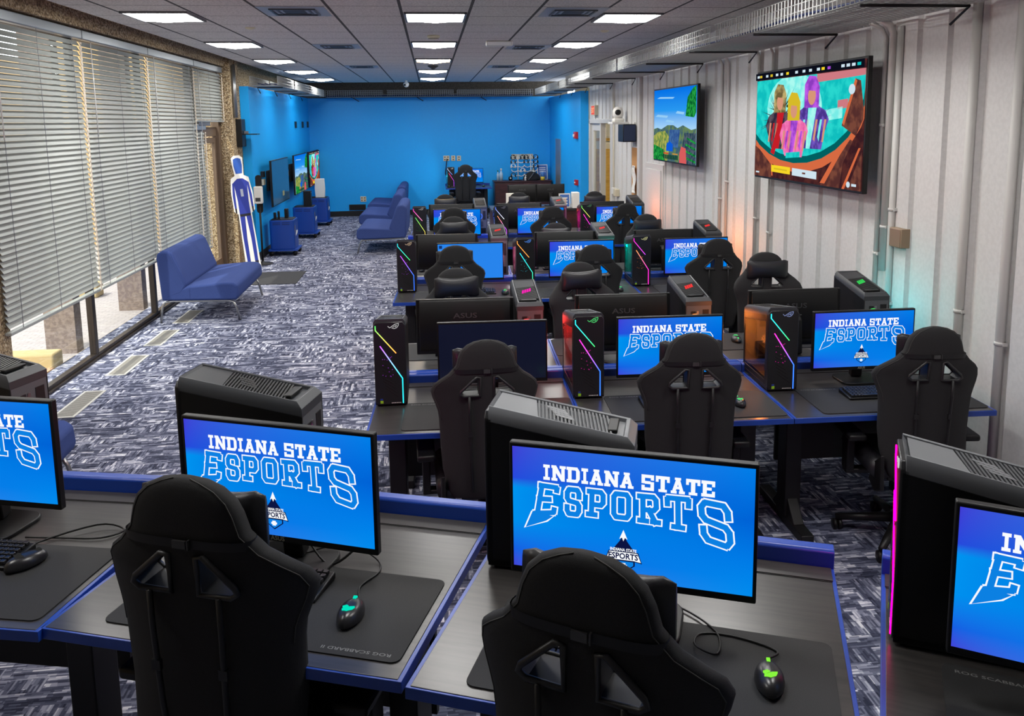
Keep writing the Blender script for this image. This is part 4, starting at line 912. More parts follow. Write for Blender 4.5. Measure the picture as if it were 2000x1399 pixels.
# floor registers along the glazing, entrance mat
for k, (y, lab) in enumerate(((5.75, 'closest'), (6.88, 'second'), (7.98, 'third'), (9.0, 'fourth'), (9.98, 'farthest'))):
    g = MB(); L = .33; g.box(-.09, .09, -L, L, 0, .004, 0)
    for q in range(34):
        yy = -L + .03 + q*(2*L-.06)/33; g.box(-.07, .07, yy-.0045, yy+.0045, .004, .0052, 1)
    o = g.build('floor_register', [pmat('register_metal', srgb(196, 196, 190), .4), pmat('register_slot', srgb(96, 92, 86), .6)], loc=(-2.94, y, 0)); tag(o, 'slotted metal floor register set in the carpet by the windows, %s' % lab, 'floor vent', 'floor registers')
o = MB().box(-2.75, -1.98, 11.85, 12.85, 0, .008).build('door_mat', pmat('mat_rubber', srgb(44, 44, 46), .95, noise=srgb(54, 54, 56))); tag(o, 'dark ribbed entrance mat on the carpet by the glazed door', 'mat')
# cardboard figure (a plain blue stand-in) leaning beside the pier
t = thing('cardboard_standee', 'tall white-edged cardboard figure in blue standing by the concrete pier', 'cardboard cutout', (-2.86, 13.3, 0), math.radians(8)); t.rotation_euler = (math.radians(-3), math.radians(-5), math.radians(24)); t.scale = (.68, 1, .98)
def outline(P): return [(x, z) for x, z in P] + [(-x, z) for x, z in P[::-1]]
b = MB(); b.prism(outline([(.17, 0), (.16, .5), (.15, .9), (.235, .95), (.24, 1.25), (.2, 1.48), (.1, 1.52), (.115, 1.62), (.13, 1.80), (.06, 1.84)]), 0, .006, 'y'); b.build('board', PAPER, t)
g = MB()
for s in (-1, 1):
    g.prism([(s*.015, .86), (s*.125, .86), (s*.13, .5), (s*.12, .05), (s*.05, .05), (s*.045, .5)], -.002, 0, 'y', 0); g.prism([(s*.14, 1.42), (s*.185, 1.4), (s*.215, 1.2), (s*.21, 1.0), (s*.17, 1.0), (s*.16, 1.2)], -.002, 0, 'y', 0)
    g.prism([(s*.17, 1.0), (s*.21, 1.0), (s*.205, .92), (s*.175, .92)], -.002, 0, 'y', 1); g.prism([(s*.05, .05), (s*.12, .05), (s*.13, .12), (s*.05, .12)], -.0025, 0, 'y', 1)
g.prism(outline([(.125, .87), (.12, 1.1), (.15, 1.42), (.06, 1.47)]), -.002, 0, 'y', 0); g.prism(outline([(.12, .86), (.12, .90)]), -.003, 0, 'y', 1)
g.prism(outline([(.07, 1.55), (.095, 1.68), (.085, 1.78), (.03, 1.8)]), -.002, 0, 'y', 2); g.prism([(-.03, 1.18), (.03, 1.18), (.03, 1.3), (-.03, 1.3)], -.003, 0, 'y', 3)
g.build('printed_figure', [pmat('print_blue', srgb(38, 54, 150), .6), pmat('print_black', srgb(24, 24, 34), .6), pmat('print_mid_blue', srgb(40, 88, 176), .6), pmat('print_grey', srgb(170, 176, 190), .6)], t)
b = MB(); b.prism([(.0, 0), (.28, 0), (.0, 1.1)], -.004, .004, 'x'); b.build('strut', CORK, t, loc=(0, .006, 0))
t = thing('sanitizer_stand', 'black pole stand carrying a white hand sanitizer dispenser by the blue wall end', 'dispenser', (-2.80, 13.7, 0))
MB().lathe([(.16, 0), (.16, .012), (.03, .03), (.018, .05)], 24).build('base', BLACKM, t); MB().cyl((0, 0, .04), .016, 1.0).build('pole', BLACKM, t)
b = MB(); b.prism(round_rect(-.05, .05, .84, 1.46, .045), .0, .015, 'y'); b.build('backplate', BLACK, t); b = MB(); b.prism(round_rect(-.065, .065, 1.0, 1.28, .02), -.11, -.001, 'y'); b.build('dispenser', WHITEPL, t, bevel=.012); MB().box(-.04, .04, -.112, -.108, 1.04, 1.1).build('nozzle', GREYPL, t)
# rolling cabinets with consoles
def make_cart():
    t = thing('rolling_cabinet', 'x', 'cabinet'); b = MB(); b.prism(round_rect(-.21, .21, -.23, .23, .05), .11, .62, 'z'); b.build('body', CARTBLUE, t, bevel=.008)
    b = MB(); b.prism(round_rect(-.19, .19, -.21, .21, .05), .618, .63, 'z'); b.build('top_mat', BLACK, t)
    b = MB(); b.prism(round_rect(-.24, .26, -.28, .28, .04), .085, .11, 'z'); b.build('base_plate', CARTBLUE, t)
    for x in (-.19, .21):
        for y in (-.23, .23): c = MB(); c.cyl((x, y-.015, .04), .04, .03, 'y', 14); c.box(x-.01, x+.01, y-.02, y+.02, .04, .086); c.build('caster', BLACK, t)
    b = MB()
    for r in range(2):
        for c in range(2): b.box(-.15+.16*c, -.02+.16*c, -.2315, -.229, .54+.03*r, .552+.03*r)
    b.build('side_slots', pmat('slot_blue', srgb(10, 30, 84), .6), t)
    b = MB(); b.box(.2105, .213, -.19, .19, .15, .56); b.build('door', CARTBLUE, t, bevel=.004); b = MB(); b.box(.213, .222, -.17, -.155, .40, .52); b.build('door_handle', STEEL, t)
    b = MB()
    for k, (a, c, h) in enumerate(((-.08, -.05, .05), (-.04, 0, .07), (.01, .06, .06), (.07, .1, .05))): b.prism([(a, .33+.01*k), (c, .33+.01*k), (c+.012, .33+h+.01*k), (a+.012, .33+h+.01*k)], .213, .2145, 'x')
    b.build('white_mark', PAPER, t); return t
ct = nest(make_cart(), {'caster': 'base_plate', 'door_handle': 'door', 'white_mark': 'door', 'side_slots': 'body', 'top_mat': 'body'}); CL = ['nearest blue rolling cabinet, under the unlit wall television', 'middle blue rolling cabinet under the landscape television', 'farthest blue rolling cabinet in the alcove corner']
for k, (x, y) in enumerate(((-2.62, 14.74), (-2.58, 16.95), (-2.56, 18.95))):
    if k == 0: ct.location = (x, y, 0); tag(ct, CL[0], 'cabinet', 'blue rolling cabinets')
    else: dup(ct, (x, y, 0), 0, CL[k], 'blue rolling cabinets')
t = thing('game_console', 'small upright black console on the nearest blue rolling cabinet', 'console', (-2.58, 14.84, .63)); MB().box(-.03, .03, -.05, .05, 0, .16).build('body', BLACK, t, bevel=.006); MB().box(.0301, .031, -.03, .03, .02, .14).build('face', SATIN, t)
t = thing('game_controller', 'pair of dark controllers standing on the nearest blue rolling cabinet', 'controller', (-2.74, 14.62, .63)); b = MB(); b.cbox((0, 0, .06), (.05, .03, .12)); b.cbox((.06, .02, .07), (.04, .03, .14)); b.build('grip', BLACK, t, bevel=.01); MB().box(-.05, .1, -.04, .06, 0, .008).build('dock', BLACK, t)
t = thing('game_console', 'black box-shaped console on the middle blue rolling cabinet', 'console', (-2.52, 17.0, .63)); MB().box(-.075, .075, -.075, .075, 0, .30).build('body', BLACK, t, bevel=.006); MB().cyl((.0751, -.04, .27), .008, .001, 'x').build('power_button', PAPER, t)
t = thing('game_console', 'tall white console on the farthest blue rolling cabinet', 'console', (-2.52, 18.9, .63)); b = MB(); b.prism([(-.1, 0), (.1, 0), (.11, .2), (.1, .42), (-.1, .42), (-.11, .2)], -.055, -.03, 'y'); b.prism([(-.1, 0), (.1, 0), (.11, .2), (.1, .42), (-.1, .42), (-.11, .2)], .03, .055, 'y'); b.build('shell', WHITEPL, t, bevel=.006); MB().box(-.095, .095, -.03, .03, .0, .40).build('core', BLACK, t)

# ------------------------------------------------------------------ televisions
def noisy(name, a, b, scale=14):
    if name in MAT: return MAT[name]
    m = emat(name, a); nt = m.node_tree; e = [n for n in nt.nodes if n.type == 'EMISSION'][0]; tc = nt.nodes.new('ShaderNodeTexCoord'); n = nt.nodes.new('ShaderNodeTexNoise'); n.inputs['Scale'].default_value = scale; n.inputs['Detail'].default_value = 4
    nt.links.new(tc.outputs['Object'], n.inputs['Vector']); r = nt.nodes.new('ShaderNodeValToRGB'); r.color_ramp.elements[0].position = .42; r.color_ramp.elements[1].position = .6
    r.color_ramp.elements[0].color = (*a, 1); r.color_ramp.elements[1].color = (*b, 1); nt.links.new(n.outputs['Fac'], r.inputs['Fac']); nt.links.new(r.outputs['Color'], e.inputs[0]); return m
def art_landscape(mb, w, h, y):
    e = .0012; D = lambda P, mi, l: mb.face([(-w/2 + u*w, y - e*l, v*h) for u, v in P], mi)
    D([(0, 0), (1, 0), (1, 1), (0, 1)], 0, 0)
    for a, c, d, l in ((.04, .62, .3, .03), (.3, .55, .2, .025), (.55, .66, .18, .03), (.08, .88, .4, .02)): D([(a, c), (a+d, c-.02), (a+d*1.1, c+l-.02), (a+d*.2, c+l)], 1, 1)
    D([(0, 0), (1, 0), (1, .46), (.9, .44), (.72, .50), (.6, .46), (.5, .5), (.36, .50), (.2, .44), (.1, .46), (0, .44)], 2, 2)
    D([(0, .0), (.36, .0), (.45, .30), (.30, .42), (.12, .40), (0, .34)], 3, 3); D([(0, 0), (.3, 0), (.26, .16), (0, .22)], 4, 4)
    D([(.38, .2), (.62, .2), (.66, .44), (.42, .44)], 5, 4); D([(.66, .0), (1, .0), (1, .40), (.76, .40), (.70, .2)], 6, 3)
    for k in range(4): D([(.72+.03*k, .08+.08*k), (1, .02+.08*k), (1, .045+.08*k), (.73+.03*k, .105+.08*k)], 4, 5)
    D([(.78, .62), (.96, .60), (1, .66), (1, 1), (.93, .97), (.82, .86), (.80, .72)], 4, 6)
    D([(.34, .14), (.5, .14), (.5, .24), (.42, .28), (.35, .24)], 7, 6)
    for k in range(9): D([(.27+.04*k, .03), (.305+.04*k, .03), (.305+.04*k, .09), (.27+.04*k, .09)], 8, 7)
    D([(.66, .0), (.82, .0), (.80, .2), (.70, .22), (.66, .12)], 9, 8); D([(.28, .1), (.4, .1), (.4, .115), (.28, .115)], 10, 8); D([(.5, .1), (.62, .1), (.62, .115), (.5, .115)], 11, 8)
    return [ramp_emat('tv_sky', [(.42, srgb(176, 218, 248)), (.7, srgb(40, 152, 240)), (1, srgb(0, 112, 230))]), emat('tv_cloud', srgb(150, 205, 245)), noisy('tv_far_hill', srgb(58, 92, 112), srgb(104, 132, 84), 9), noisy('tv_hill', srgb(176, 176, 84), srgb(84, 128, 70)), noisy('tv_grass', srgb(8, 96, 44), srgb(40, 170, 70), 22), noisy('tv_river', srgb(44, 78, 140), srgb(70, 110, 160)),
            noisy('tv_slope', srgb(40, 66, 84), srgb(84, 96, 110), 18), emat('tv_water', srgb(14, 92, 214)), emat('tv_slot', srgb(20, 70, 54)), emat('tv_salmon', srgb(214, 92, 92)), emat('tv_red', srgb(220, 30, 40)), emat('tv_orange', srgb(210, 150, 60))]
def art_heroes(mb, w, h, y):
    e = .0012; D = lambda P, mi, l: mb.face([(-w/2 + u*w, y - e*l, v*h) for u, v in P], mi)
    ell = lambda cx, cz, rx, rz, a0=0, a1=360, n=28: [(cx + rx*math.cos(math.radians(a0+(a1-a0)*k/n)), cz + rz*math.sin(math.radians(a0+(a1-a0)*k/n))) for k in range(n)]
    D([(0, 0), (1, 0), (1, 1), (0, 1)], 0, 0)
    def clip(P):
        for ax, lim, sg in ((0, .001, 1), (0, .999, -1), (1, .001, 1), (1, .93, -1)):
            O = []
            for i in range(len(P)):
                a, c = P[i-1], P[i]; ia = (a[ax]-lim)*sg >= 0; ic = (c[ax]-lim)*sg >= 0
                if ia != ic: t = (lim-a[ax])/(c[ax]-a[ax]); O.append((a[0]+(c[0]-a[0])*t, a[1]+(c[1]-a[1])*t))
                if ic: O.append(c)
            P = O
        return P
    D(clip(ell(.42, .80, .62, .72)), 13, 1); D(clip(ell(.42, .82, .60, .66)), 1, 2); D(clip(ell(.42, .84, .585, .62)), 2, 3); D(clip(ell(.40, .66, .27, .30)), 3, 4)
    D([(.62, .93), (.999, .93), (.999, .88), (.62, .86)], 12, 4); D([(.66, .62), (.84, .65), (.84, .56), (.66, .53)], 3, 4); D([(.80, .70), (.88, .71), (.88, .64), (.80, .63)], 12, 4)
    # three plain overlapping busts with loose spikes of colour around them (no faces)
    random.seed(11)
    for cx, cz, c, n_, r in ((.26, .56, 4, 22, .2), (.58, .52, 8, 16, .19), (.30, .62, 15, 14, .17)):
        for k in range(n_):
            a = random.uniform(-.3, PI+.3); q = r*random.uniform(.7, 1.15); b2 = a + .16
            D([(cx + .05*math.cos(a), cz + .08*math.sin(a)), (cx + .05*math.cos(b2), cz + .08*math.sin(b2)), (cx + q*math.cos(a+.05), cz + q*1.5*math.sin(a+.05))], c, 5)
    def bust(cx, base, sc, body, hair, face, trim, l):
        D([(cx-.07*sc, base), (cx+.08*sc, base), (cx+.1*sc, base+.12*sc), (cx+.125*sc, base+.2*sc), (cx+.1*sc, base+.26*sc), (cx+.035*sc, base+.30*sc), (cx-.035*sc, base+.30*sc), (cx-.1*sc, base+.25*sc), (cx-.125*sc, base+.18*sc), (cx-.1*sc, base+.1*sc)], body, l)
        D([(cx-.03*sc, base), (cx+.0*sc, base), (cx+.04*sc, base+.28*sc), (cx-.02*sc, base+.29*sc)], trim, l+1)
        for k in range(7): u = cx - .1*sc + .03*sc*k; D([(u, base+.05*sc+.02*(k % 3)), (u+.012*sc, base+.05*sc), (u+.03*sc, base+.2*sc), (u+.016*sc, base+.2*sc)], trim if k % 2 else face, l+1)
        D([(cx-.05*sc, base+.28*sc), (cx+.055*sc, base+.28*sc), (cx+.058*sc, base+.42*sc), (cx+.03*sc, base+.49*sc), (cx-.02*sc, base+.50*sc), (cx-.05*sc, base+.44*sc)], hair, l+2); D(ell(cx+.006, base+.36*sc, .028*sc, .062*sc), face, l+3)
        D([(cx-.026*sc, base+.40*sc), (cx+.04*sc, base+.39*sc), (cx+.036*sc, base+.45*sc), (cx-.02*sc, base+.46*sc)], hair, l+4)
    bust(.27, .28, 1.2, 4, 5, 7, 11, 6); bust(.58, .30, 1.25, 8, 9, 7, 3, 6); bust(.42, .22, 1.15, 6, 10, 7, 9, 10)
    D([(.19, .24), (.23, .22), (.31, .5), (.28, .56)], 11, 12); D([(.36, .25), (.5, .27), (.5, .22), (.36, .2)], 2, 15)
    for P in ([(.84, .5), (.93, .86), (.97, .84), (.999, .62), (.999, .55), (.95, .42)], [(.68, .0), (.80, .26), (.90, .40), (.93, .38), (.86, .2), (.84, .0)], [(.90, .0), (.999, .3), (.999, .0)], [(.0, .0), (.2, .0), (.19, .14), (.06, .26), (.0, .3)]): D(P, 14, 6)
    for P in ([(.68, .02), (.72, .02), (.84, .27), (.92, .41), (.91, .43), (.81, .28)], [(.86, .0), (.88, .0), (.99, .33), (.975, .33)], [(.2, .02), (.215, .02), (.205, .14), (.07, .28), (.05, .27), (.19, .13)], [(.845, .52), (.86, .50), (.945, .84), (.93, .86)]): D(P, 13, 7)
    D([(0, .935), (1, .935), (1, 1), (0, 1)], 15, 14)
    for k, (u, c) in enumerate(((.02, 16), (.05, 10), (.12, 16), (.17, 10), (.23, 16), (.28, 16), (.34, 17), (.43, 16), (.5, 16), (.56, 16), (.63, 16), (.67, 17), (.72, 9), (.83, 16), (.87, 16), (.91, 16), (.95, 2))): D([(u, .955), (u+.026, .955), (u+.026, .978), (u, .978)], c, 15)
    D([(.21, .06), (.41, .055), (.41, .12), (.21, .125)], 17, 15); D([(.43, .052), (.66, .045), (.66, .11), (.43, .118)], 16, 15)
    D([(.24, .085), (.38, .08), (.38, .095), (.24, .1)], 10, 16); D([(.53, .075), (.56, .075), (.56, .09), (.53, .09)], 14, 16)
    D(ell(.91, .78, .024, .04), 16, 8); D(ell(.91, .04, .014, .024), 16, 8); D([(.935, .03), (.97, .03), (.97, .05), (.935, .05)], 16, 8); D([(.02, .03), (.06, .03), (.06, .045), (.02, .045)], 16, 8)
    c = [(58, 28, 34), (0, 96, 96), (16, 190, 190), (120, 236, 230), (46, 40, 58), (110, 94, 60), (226, 90, 160), (214, 150, 120), (74, 52, 140), (140, 60, 190), (214, 186, 40), (196, 30, 40), (206, 122, 130), (214, 106, 66), (84, 46, 44), (12, 14, 26), (206, 226, 238), (246, 214, 40)]
    nz = {4: (96, 84, 96), 5: (190, 170, 110), 6: (250, 130, 190), 8: (120, 90, 200), 9: (190, 90, 230), 14: (120, 70, 56), 0: (84, 42, 40), 2: (40, 214, 206), 3: (170, 250, 240)}
    return [noisy('tvart_%d' % k, srgb(*q), srgb(*nz[k]), 12) if k in nz else emat('tvart_%d' % k, srgb(*q)) for k, q in enumerate(c)]
def make_tv(label, w, h, art, loc, rz, group, arm=.16):
    """origin at the wall; screen faces -y locally, wall behind at +y"""
    t = thing('television', label, 'television', loc, rz, group); b = MB(); b.box(-w/2, w/2, -arm, -arm+.035, 0, h); b.box(-w*.34, w*.34, -arm+.035, -arm+.06, h*.1, h*.7); b.build('housing', BLACK, t, bevel=.004)
    s = MB(); lw, lh = w-.03, h-.035
    if art: mats = art(s, lw, lh, 0)
    else:
        mats = [pmat('dark_reflective_display', (.01, .03, .05), .12, emis=srgb(26, 58, 84), es=.6), emat('note_square', srgb(120, 124, 100))]  # switched-off screen, dim blue glow painted in as emission
        s.face([(-lw/2, 0, 0), (lw/2, 0, 0), (lw/2, 0, lh), (-lw/2, 0, lh)], 0); s.face([(.1, -.0012, .1), (.28, -.0012, .1), (.28, -.0012, .19), (.1, -.0012, .19)], 1)
    s.build('screen', mats, t, loc=(0, -arm-.0012, .018), normals=False)
    m = MB(); m.box(-.3, .3, -.03, -.002, h*.3, h*.75); m.box(-.05, .05, -arm+.06, -.03, h*.4, h*.6); m.build('wall_mount', BLACKM, t)
    for q in (-.2, .25): c = MB(); c.box(-w*.5+.06, -w*.5+.2, -.05, -.002, h*.55+q*.3, h*.55+q*.3+.1); c.build('outlet', IVORY if q < 0 else BLACKM, t)
    return t
make_tv('large wall television showing colourful animated heroes, on the siding wall', 1.92, .945, art_heroes, (XR-.005, 6.33, 1.735), -PI/2, 'televisions on the siding wall')
make_tv('wall television showing a green landscape under blue sky, on the siding wall', 1.80, .93, art_landscape, (XR-.005, 9.88, 1.735), -PI/2, 'televisions on the siding wall')
TVL = [('wall television with an unlit dark screen, on the alcove side wall', None, 15.3), ('wall television with a green landscape picture, on the alcove side wall', art_landscape, 17.68), ('wall television with a teal picture, in the alcove by the back corner', art_heroes, 19.68)]
for lab, art, y in TVL: make_tv(lab, 1.66, .80, art, (AL+.003, y, .855), PI/2, 'televisions on the alcove side wall', .2)
# ------------------------------------------------------------------ cable trays
def tray(label, p0, p1, width, z, h=.15, side=1, mesh=.052, loc=None):
    """wire basket from p0 to p1 (plan points of its outer edge); the floor of the basket reaches `width` to the given side"""
    a = Vector((*p0, z)); c = Vector((*p1, z)); d = (c-a).normalized(); n = Vector((-d.y, d.x, 0))*side; L = (c-a).length
    t = thing('cable_tray', label, 'cable tray', tuple(a)); U = Vector((0, 0, 1)); r = .0026
    def wire(b, p, q, rr=r):
        ax = (q-p).normalized(); u = ax.orthogonal().normalized(); w = ax.cross(u)
        b.loft([[o + (u*x + w*y)*rr for x, y in ((1, 1), (-1, 1), (-1, -1), (1, -1))] for o in (p, q)], 0, False, False)
    def gap(x): return any(abs(x-g) < .05 for g in (L*.28, L*.62))
    for nm, o in (('outer_side', Vector((0, 0, 0))), ('wall_side', n*width)):
        b = MB(); k = 0
        while k*mesh <= L:
            p = d*(k*mesh) + o
            if not gap(k*mesh): wire(b, p, p + U*h)
            k += 1
        for q in range(4):
            s0 = 0
            for g in (L*.28, L*.62, L):
                e0 = g-.045 if g < L else L
                if q in (0, 1): wire(b, d*s0 + o + U*(h*q/3), d*g + o + U*(h*q/3)); s0 = g
                else: wire(b, d*s0 + o + U*(h*q/3), d*e0 + o + U*(h*q/3)); s0 = g+.045
        b.build(nm, WIRE, t, normals=False)
    b = MB(); k = 0
    while k*mesh <= L: wire(b, d*(k*mesh), d*(k*mesh) + n*width); k += 1
    q = 0
    while q*.05 <= width: wire(b, n*(q*.05), n*(q*.05) + d*L); q += 1
    b.build('basket_floor', WIRE, t, normals=False)
    k = .6
    while k < L: b = MB(); b.tube([d*k + U*-.012 + n*.02, d*k + n*width + U*-.012, d*(k+.14) + n*(width-.02) + U*-.1], .009, 6); b.build('bracket', BLACKM, t); k += 1.55
    b = MB()
    for j in range(5):
        o = n*(.04 + .07*j); b.tube([o + d*(L*i/14) + U*(.014 + .01*((i+j) % 3)) + n*(.02*math.sin(i*1.7+j)) for i in range(15)], .009, 6)
    b.build('cables', CABLEB if True else BLACK, t)
    return t
tray('long wire mesh cable tray along the top of the painted siding wall', (2.40, 3.9), (2.40, 14.6), .68, 2.90, side=-1)
tray('wire mesh cable tray along the top of the blue alcove wall by the fire alarm', (2.52, 14.75), (2.52, 19.85), .42, 2.90, side=-1)
tray('wire mesh cable tray running across the top of the blue back wall', (-2.45, 20.05), (2.5, 20.05), .48, 2.90, side=1)
tray('wire mesh cable tray along the alcove top above the three wall televisions', (-2.45, 13.9), (-2.45, 19.85), .44, 2.90, side=1)
# ------------------------------------------------------------------ conduits and wall devices
def conduit(y, z0, z1, r, label, x=XR-.018, clips=(), m=None, elbow=False):
    t = thing('wall_conduit', label, 'conduit', (x, y, z0)); b = MB(); P = [(0, 0, 0), (0, 0, z1-z0)]
    if elbow: P += [(-.03, 0, z1-z0+.06), (-.12, 0, z1-z0+.1)]
    b.tube(P, r, 10); b.build('pipe', m or TRIMPAINT, t)
    for z in clips: c = MB(); c.cyl((0, 0, z-z0), r+.005, .02, n=12); c.box(-.006, .02, -.035, .035, z-z0, z-z0+.02); c.build('strap_clip', m or TRIMPAINT, t)
    return t
conduit(5.42, .3, 2.80, .016, 'thin painted pipe behind the right edge of the large hero television', clips=(2.2, 1.3), elbow=True)
conduit(5.33, 1.2, 2.82, .024, 'thick painted pipe ending at the outlet box beside the hero television', clips=(1.5,), elbow=True)
conduit(5.24, .2, 2.86, .022, 'painted pipe passing just left of the square wall box', clips=(1.63, .98))
conduit(4.47, .0, 3.2, .026, 'painted pipe in the bare siding, second from the picture edge', clips=(1.1,))
conduit(4.10, .0, 3.2, .026, 'painted pipe in the bare siding, closest to the camera', clips=(1.0,))
conduit(7.30, .1, 2.85, .012, 'thin painted pipe under the left edge of the large hero television', clips=(1.2,), elbow=True)
conduit(7.62, .1, 2.85, .016, 'painted pipe left of the large hero television', clips=(1.3,), elbow=True)
conduit(8.62, .1, 2.84, .016, 'painted pipe right of the landscape television on the siding', clips=(1.4,), elbow=True)
conduit(8.42, .4, 2.84, .014, 'slim painted pipe between the two siding televisions', clips=(1.6,), elbow=True)
conduit(13.52, 2.38, 3.20, .022, 'bright metal conduit running down the pier to the black speaker', x=-3.06, m=STEEL); conduit(13.62, 2.38, 3.22, .018, 'second bright conduit beside the pier speaker', x=-3.06, m=STEEL)
t = thing('wall_box', 'square tan metal outlet box on the bare siding', 'outlet box', (XR, 5.14, 1.46)); MB().box(-.045, .02, -.07, .07, -.065, .065).build('box', pmat('tan_metal', srgb(150, 128, 104), .45), t, bevel=.004); MB().box(-.049, -.045, -.064, .064, -.06, .06).build('cover_plate', pmat('tan_plate', srgb(136, 112, 92), .4), t, bevel=.002)
t = thing('exit_sign', 'red lit exit sign over the open doorway', 'exit sign', (XR, 15.45, 2.37)); MB().box(-.07, .02, -.17, .17, 0, .19).build('housing', IVORY, t, bevel=.005)
g = MB(); g.box(-.0715, -.07, -.155, .155, .015, .175, 0); put_text(g, 'EXIT', (-.073, .125, .045), (0, -1, 0), (0, 0, 1), .25, 1, .02, .10); g.build('sign_face', [emat('exit_glow', srgb(236, 90, 84), 1), emat('exit_letters', srgb(255, 196, 150), 1)], t, normals=False)
for k, (lab, y, z, s) in enumerate((('red fire alarm horn with strobe, high on the alcove wall', 16.62, 1.98, 1.0), ('red manual fire pull station, low on the alcove wall', 16.58, 1.02, .8))):
    t = thing('fire_alarm' if k == 0 else 'pull_station', lab, 'fire alarm', (AR, y, z)); MB().box(-.06, 0, -.11*s, .11*s, -.07*s, .07*s).build('housing', RED, t, bevel=.006)
    b = MB(); b.box(-.085, -.06, -.02, .06, -.03, .02) if k == 0 else b.box(-.068, -.06, -.06, .06, -.012, .012); b.build('strobe' if k == 0 else 'pull_bar', PAPER, t, bevel=.005)
o = MB().box(AR-.016, AR-.001, 18.78, 19.5, .6, 1.86).build('corner_strip', pmat('brushed_strip', srgb(140, 146, 150), .35, metal=.6)); tag(o, 'brushed grey metal panel strip on the blue alcove wall', 'wall panel')
t = thing('wall_camera', 'white pan and tilt camera on a small shelf above the black speaker', 'camera', (XR-.14, 13.02, 2.21)); MB().box(-.13, .14, -.17, .17, 0, .035).build('shelf', WHITEPL, t, bevel=.006); MB().box(-.08, .08, -.09, .09, .035, .09).build('base', WHITEPL, t, bevel=.015)
b = MB(); b.lathe([(.06, 0), (.085, .05), (.085, .12), (.06, .17), (.02, .185)], 20, c=(0, 0, .09)); b.build('head', WHITEPL, t); MB().cyl((-.02, -.10, .185), .045, .04, 'y').build('camera_lens', BLACK, t)
t = thing('wall_speaker', 'black box speaker on a bracket over the cork board', 'speaker', (XR-.13, 12.45, 1.94)); MB().box(-.1, .1, -.17, .17, 0, .27).build('cabinet', BLACK, t, bevel=.008); MB().box(-.09, .09, -.176, -.17, .015, .255).build('grille', pmat('grille_blue_black', srgb(30, 46, 78), .6), t); MB().box(.1, .13, -.04, .04, .08, .3).build('bracket', WHITEPL, t)
t = thing('cork_board', 'orange-brown cork board on the siding behind the wall speaker', 'board', (XR-.02, 12.38, .85)); MB().box(-.0, .02, -.20, .20, 0, 1.02).build('frame', TRIMPAINT, t, bevel=.003); MB().box(-.004, 0, -.18, .18, .02, 1.0).build('cork', CORK, t)
t = thing('notice_paper', 'white paper notice pinned on the cork board', 'paper', (XR-.05, 12.31, 1.16)); b = MB(); b.loft([[(-.004 - .012*math.sin(k*1.1), -.1, .42*k/8), (-.004 - .012*math.sin(k*1.1+1), .1, .42*k/8), (-.003 - .012*math.sin(k*1.1+1), .1, .42*k/8), (-.003 - .012*math.sin(k*1.1), -.1, .42*k/8)] for k in range(9)], 0, True, True); b.build('sheet', PAPER, t)
t = thing('card_reader', 'ivory wall control box with cable beside the open door', 'switch box', (XR-.02, 13.62, 1.0)); MB().box(-.05, .02, -.13, .05, 0, .12).build('housing', IVORY, t, bevel=.006); MB().box(-.05, .02, .07, .2, .02, .13).build('side_box', WHITEPL, t, bevel=.006); b = MB(); b.tube([(-.02, .12, .13), (-.03, .1, .4), (-.02, .16, .7), (-.02, .14, 1.6)], .008, 6); b.build('cord', IVORY, t)
t = thing('wall_speaker', 'black box speaker with a thin shelf on the end of the blue alcove wall', 'speaker', (-3.09, 13.78, 1.92)); MB().box(-.075, .09, -.14, .14, 0, .44).build('cabinet', BLACK, t, bevel=.006); b = MB(); b.box(.09, .32, -.12, .1, .19, .205); b.build('shelf', BLACK, t); MB().box(.1, .16, -.03, .03, .205, .25).build('connector', STEEL, t)
for k, y in enumerate((18.5, 19.5, 20.3)):
    o = MB().box(AL-.002, AL+.02, y-.10, y+.10, 2.19, 2.33).build('wall_plate', BLACK); tag(o, 'small black square plate high on the alcove side wall, the %s of three' % ('nearest', 'middle one', 'farthest')[k], 'wall plate', 'black wall plates')
# back wall outlets and grille
def outlet(x, z, w, label, h=.13, dark=True):
    t = thing('wall_outlet', label, 'outlet', (x, YB, z)); MB().box(-w/2, w/2, -.016, .005, -h/2, h/2).build('cover_plate', IVORY, t, bevel=.003)
    b = MB(); n = max(1, int(w/.07))
    for k in range(n):
        cx = -w/2 + w*(k+.5)/n
        for q in (-.03, .03): b.box(cx-.016, cx+.016, -.019, -.016, q-.012, q+.012)
    b.build('sockets', pmat('socket_dark', srgb(60, 54, 44), .5), t)
for x, z, w, l in ((.37, 1.39, .15, 'wide ivory outlet with a plugged cord, above the small blue desk'), (.54, 1.39, .10, 'middle ivory outlet above the small blue desk'), (.68, 1.385, .10, 'right-hand ivory outlet of three above the small blue desk'), (2.10, 1.40, .2, 'ivory outlet behind the first headset tree'), (2.27, 1.40, .12, 'narrow ivory outlet between the two headset trees'), (2.44, 1.40, .2, 'ivory outlet behind the second headset tree'), (-1.70, .42, .14, 'ivory floor-level outlet on the blue back wall above the black grille')): outlet(x, z, w, l)
t = thing('wall_grille', 'black rectangular vent grille low on the blue back wall', 'vent', (-1.85, YB, .22)); MB().box(-.2, .2, -.02, .005, -.07, .07).build('frame', BLACKM, t); b = MB()
for k in range(5): b.box(-.18, .18, -.024, -.02, -.05+.022*k, -.04+.022*k)
b.build('louvre', BLACK, t)
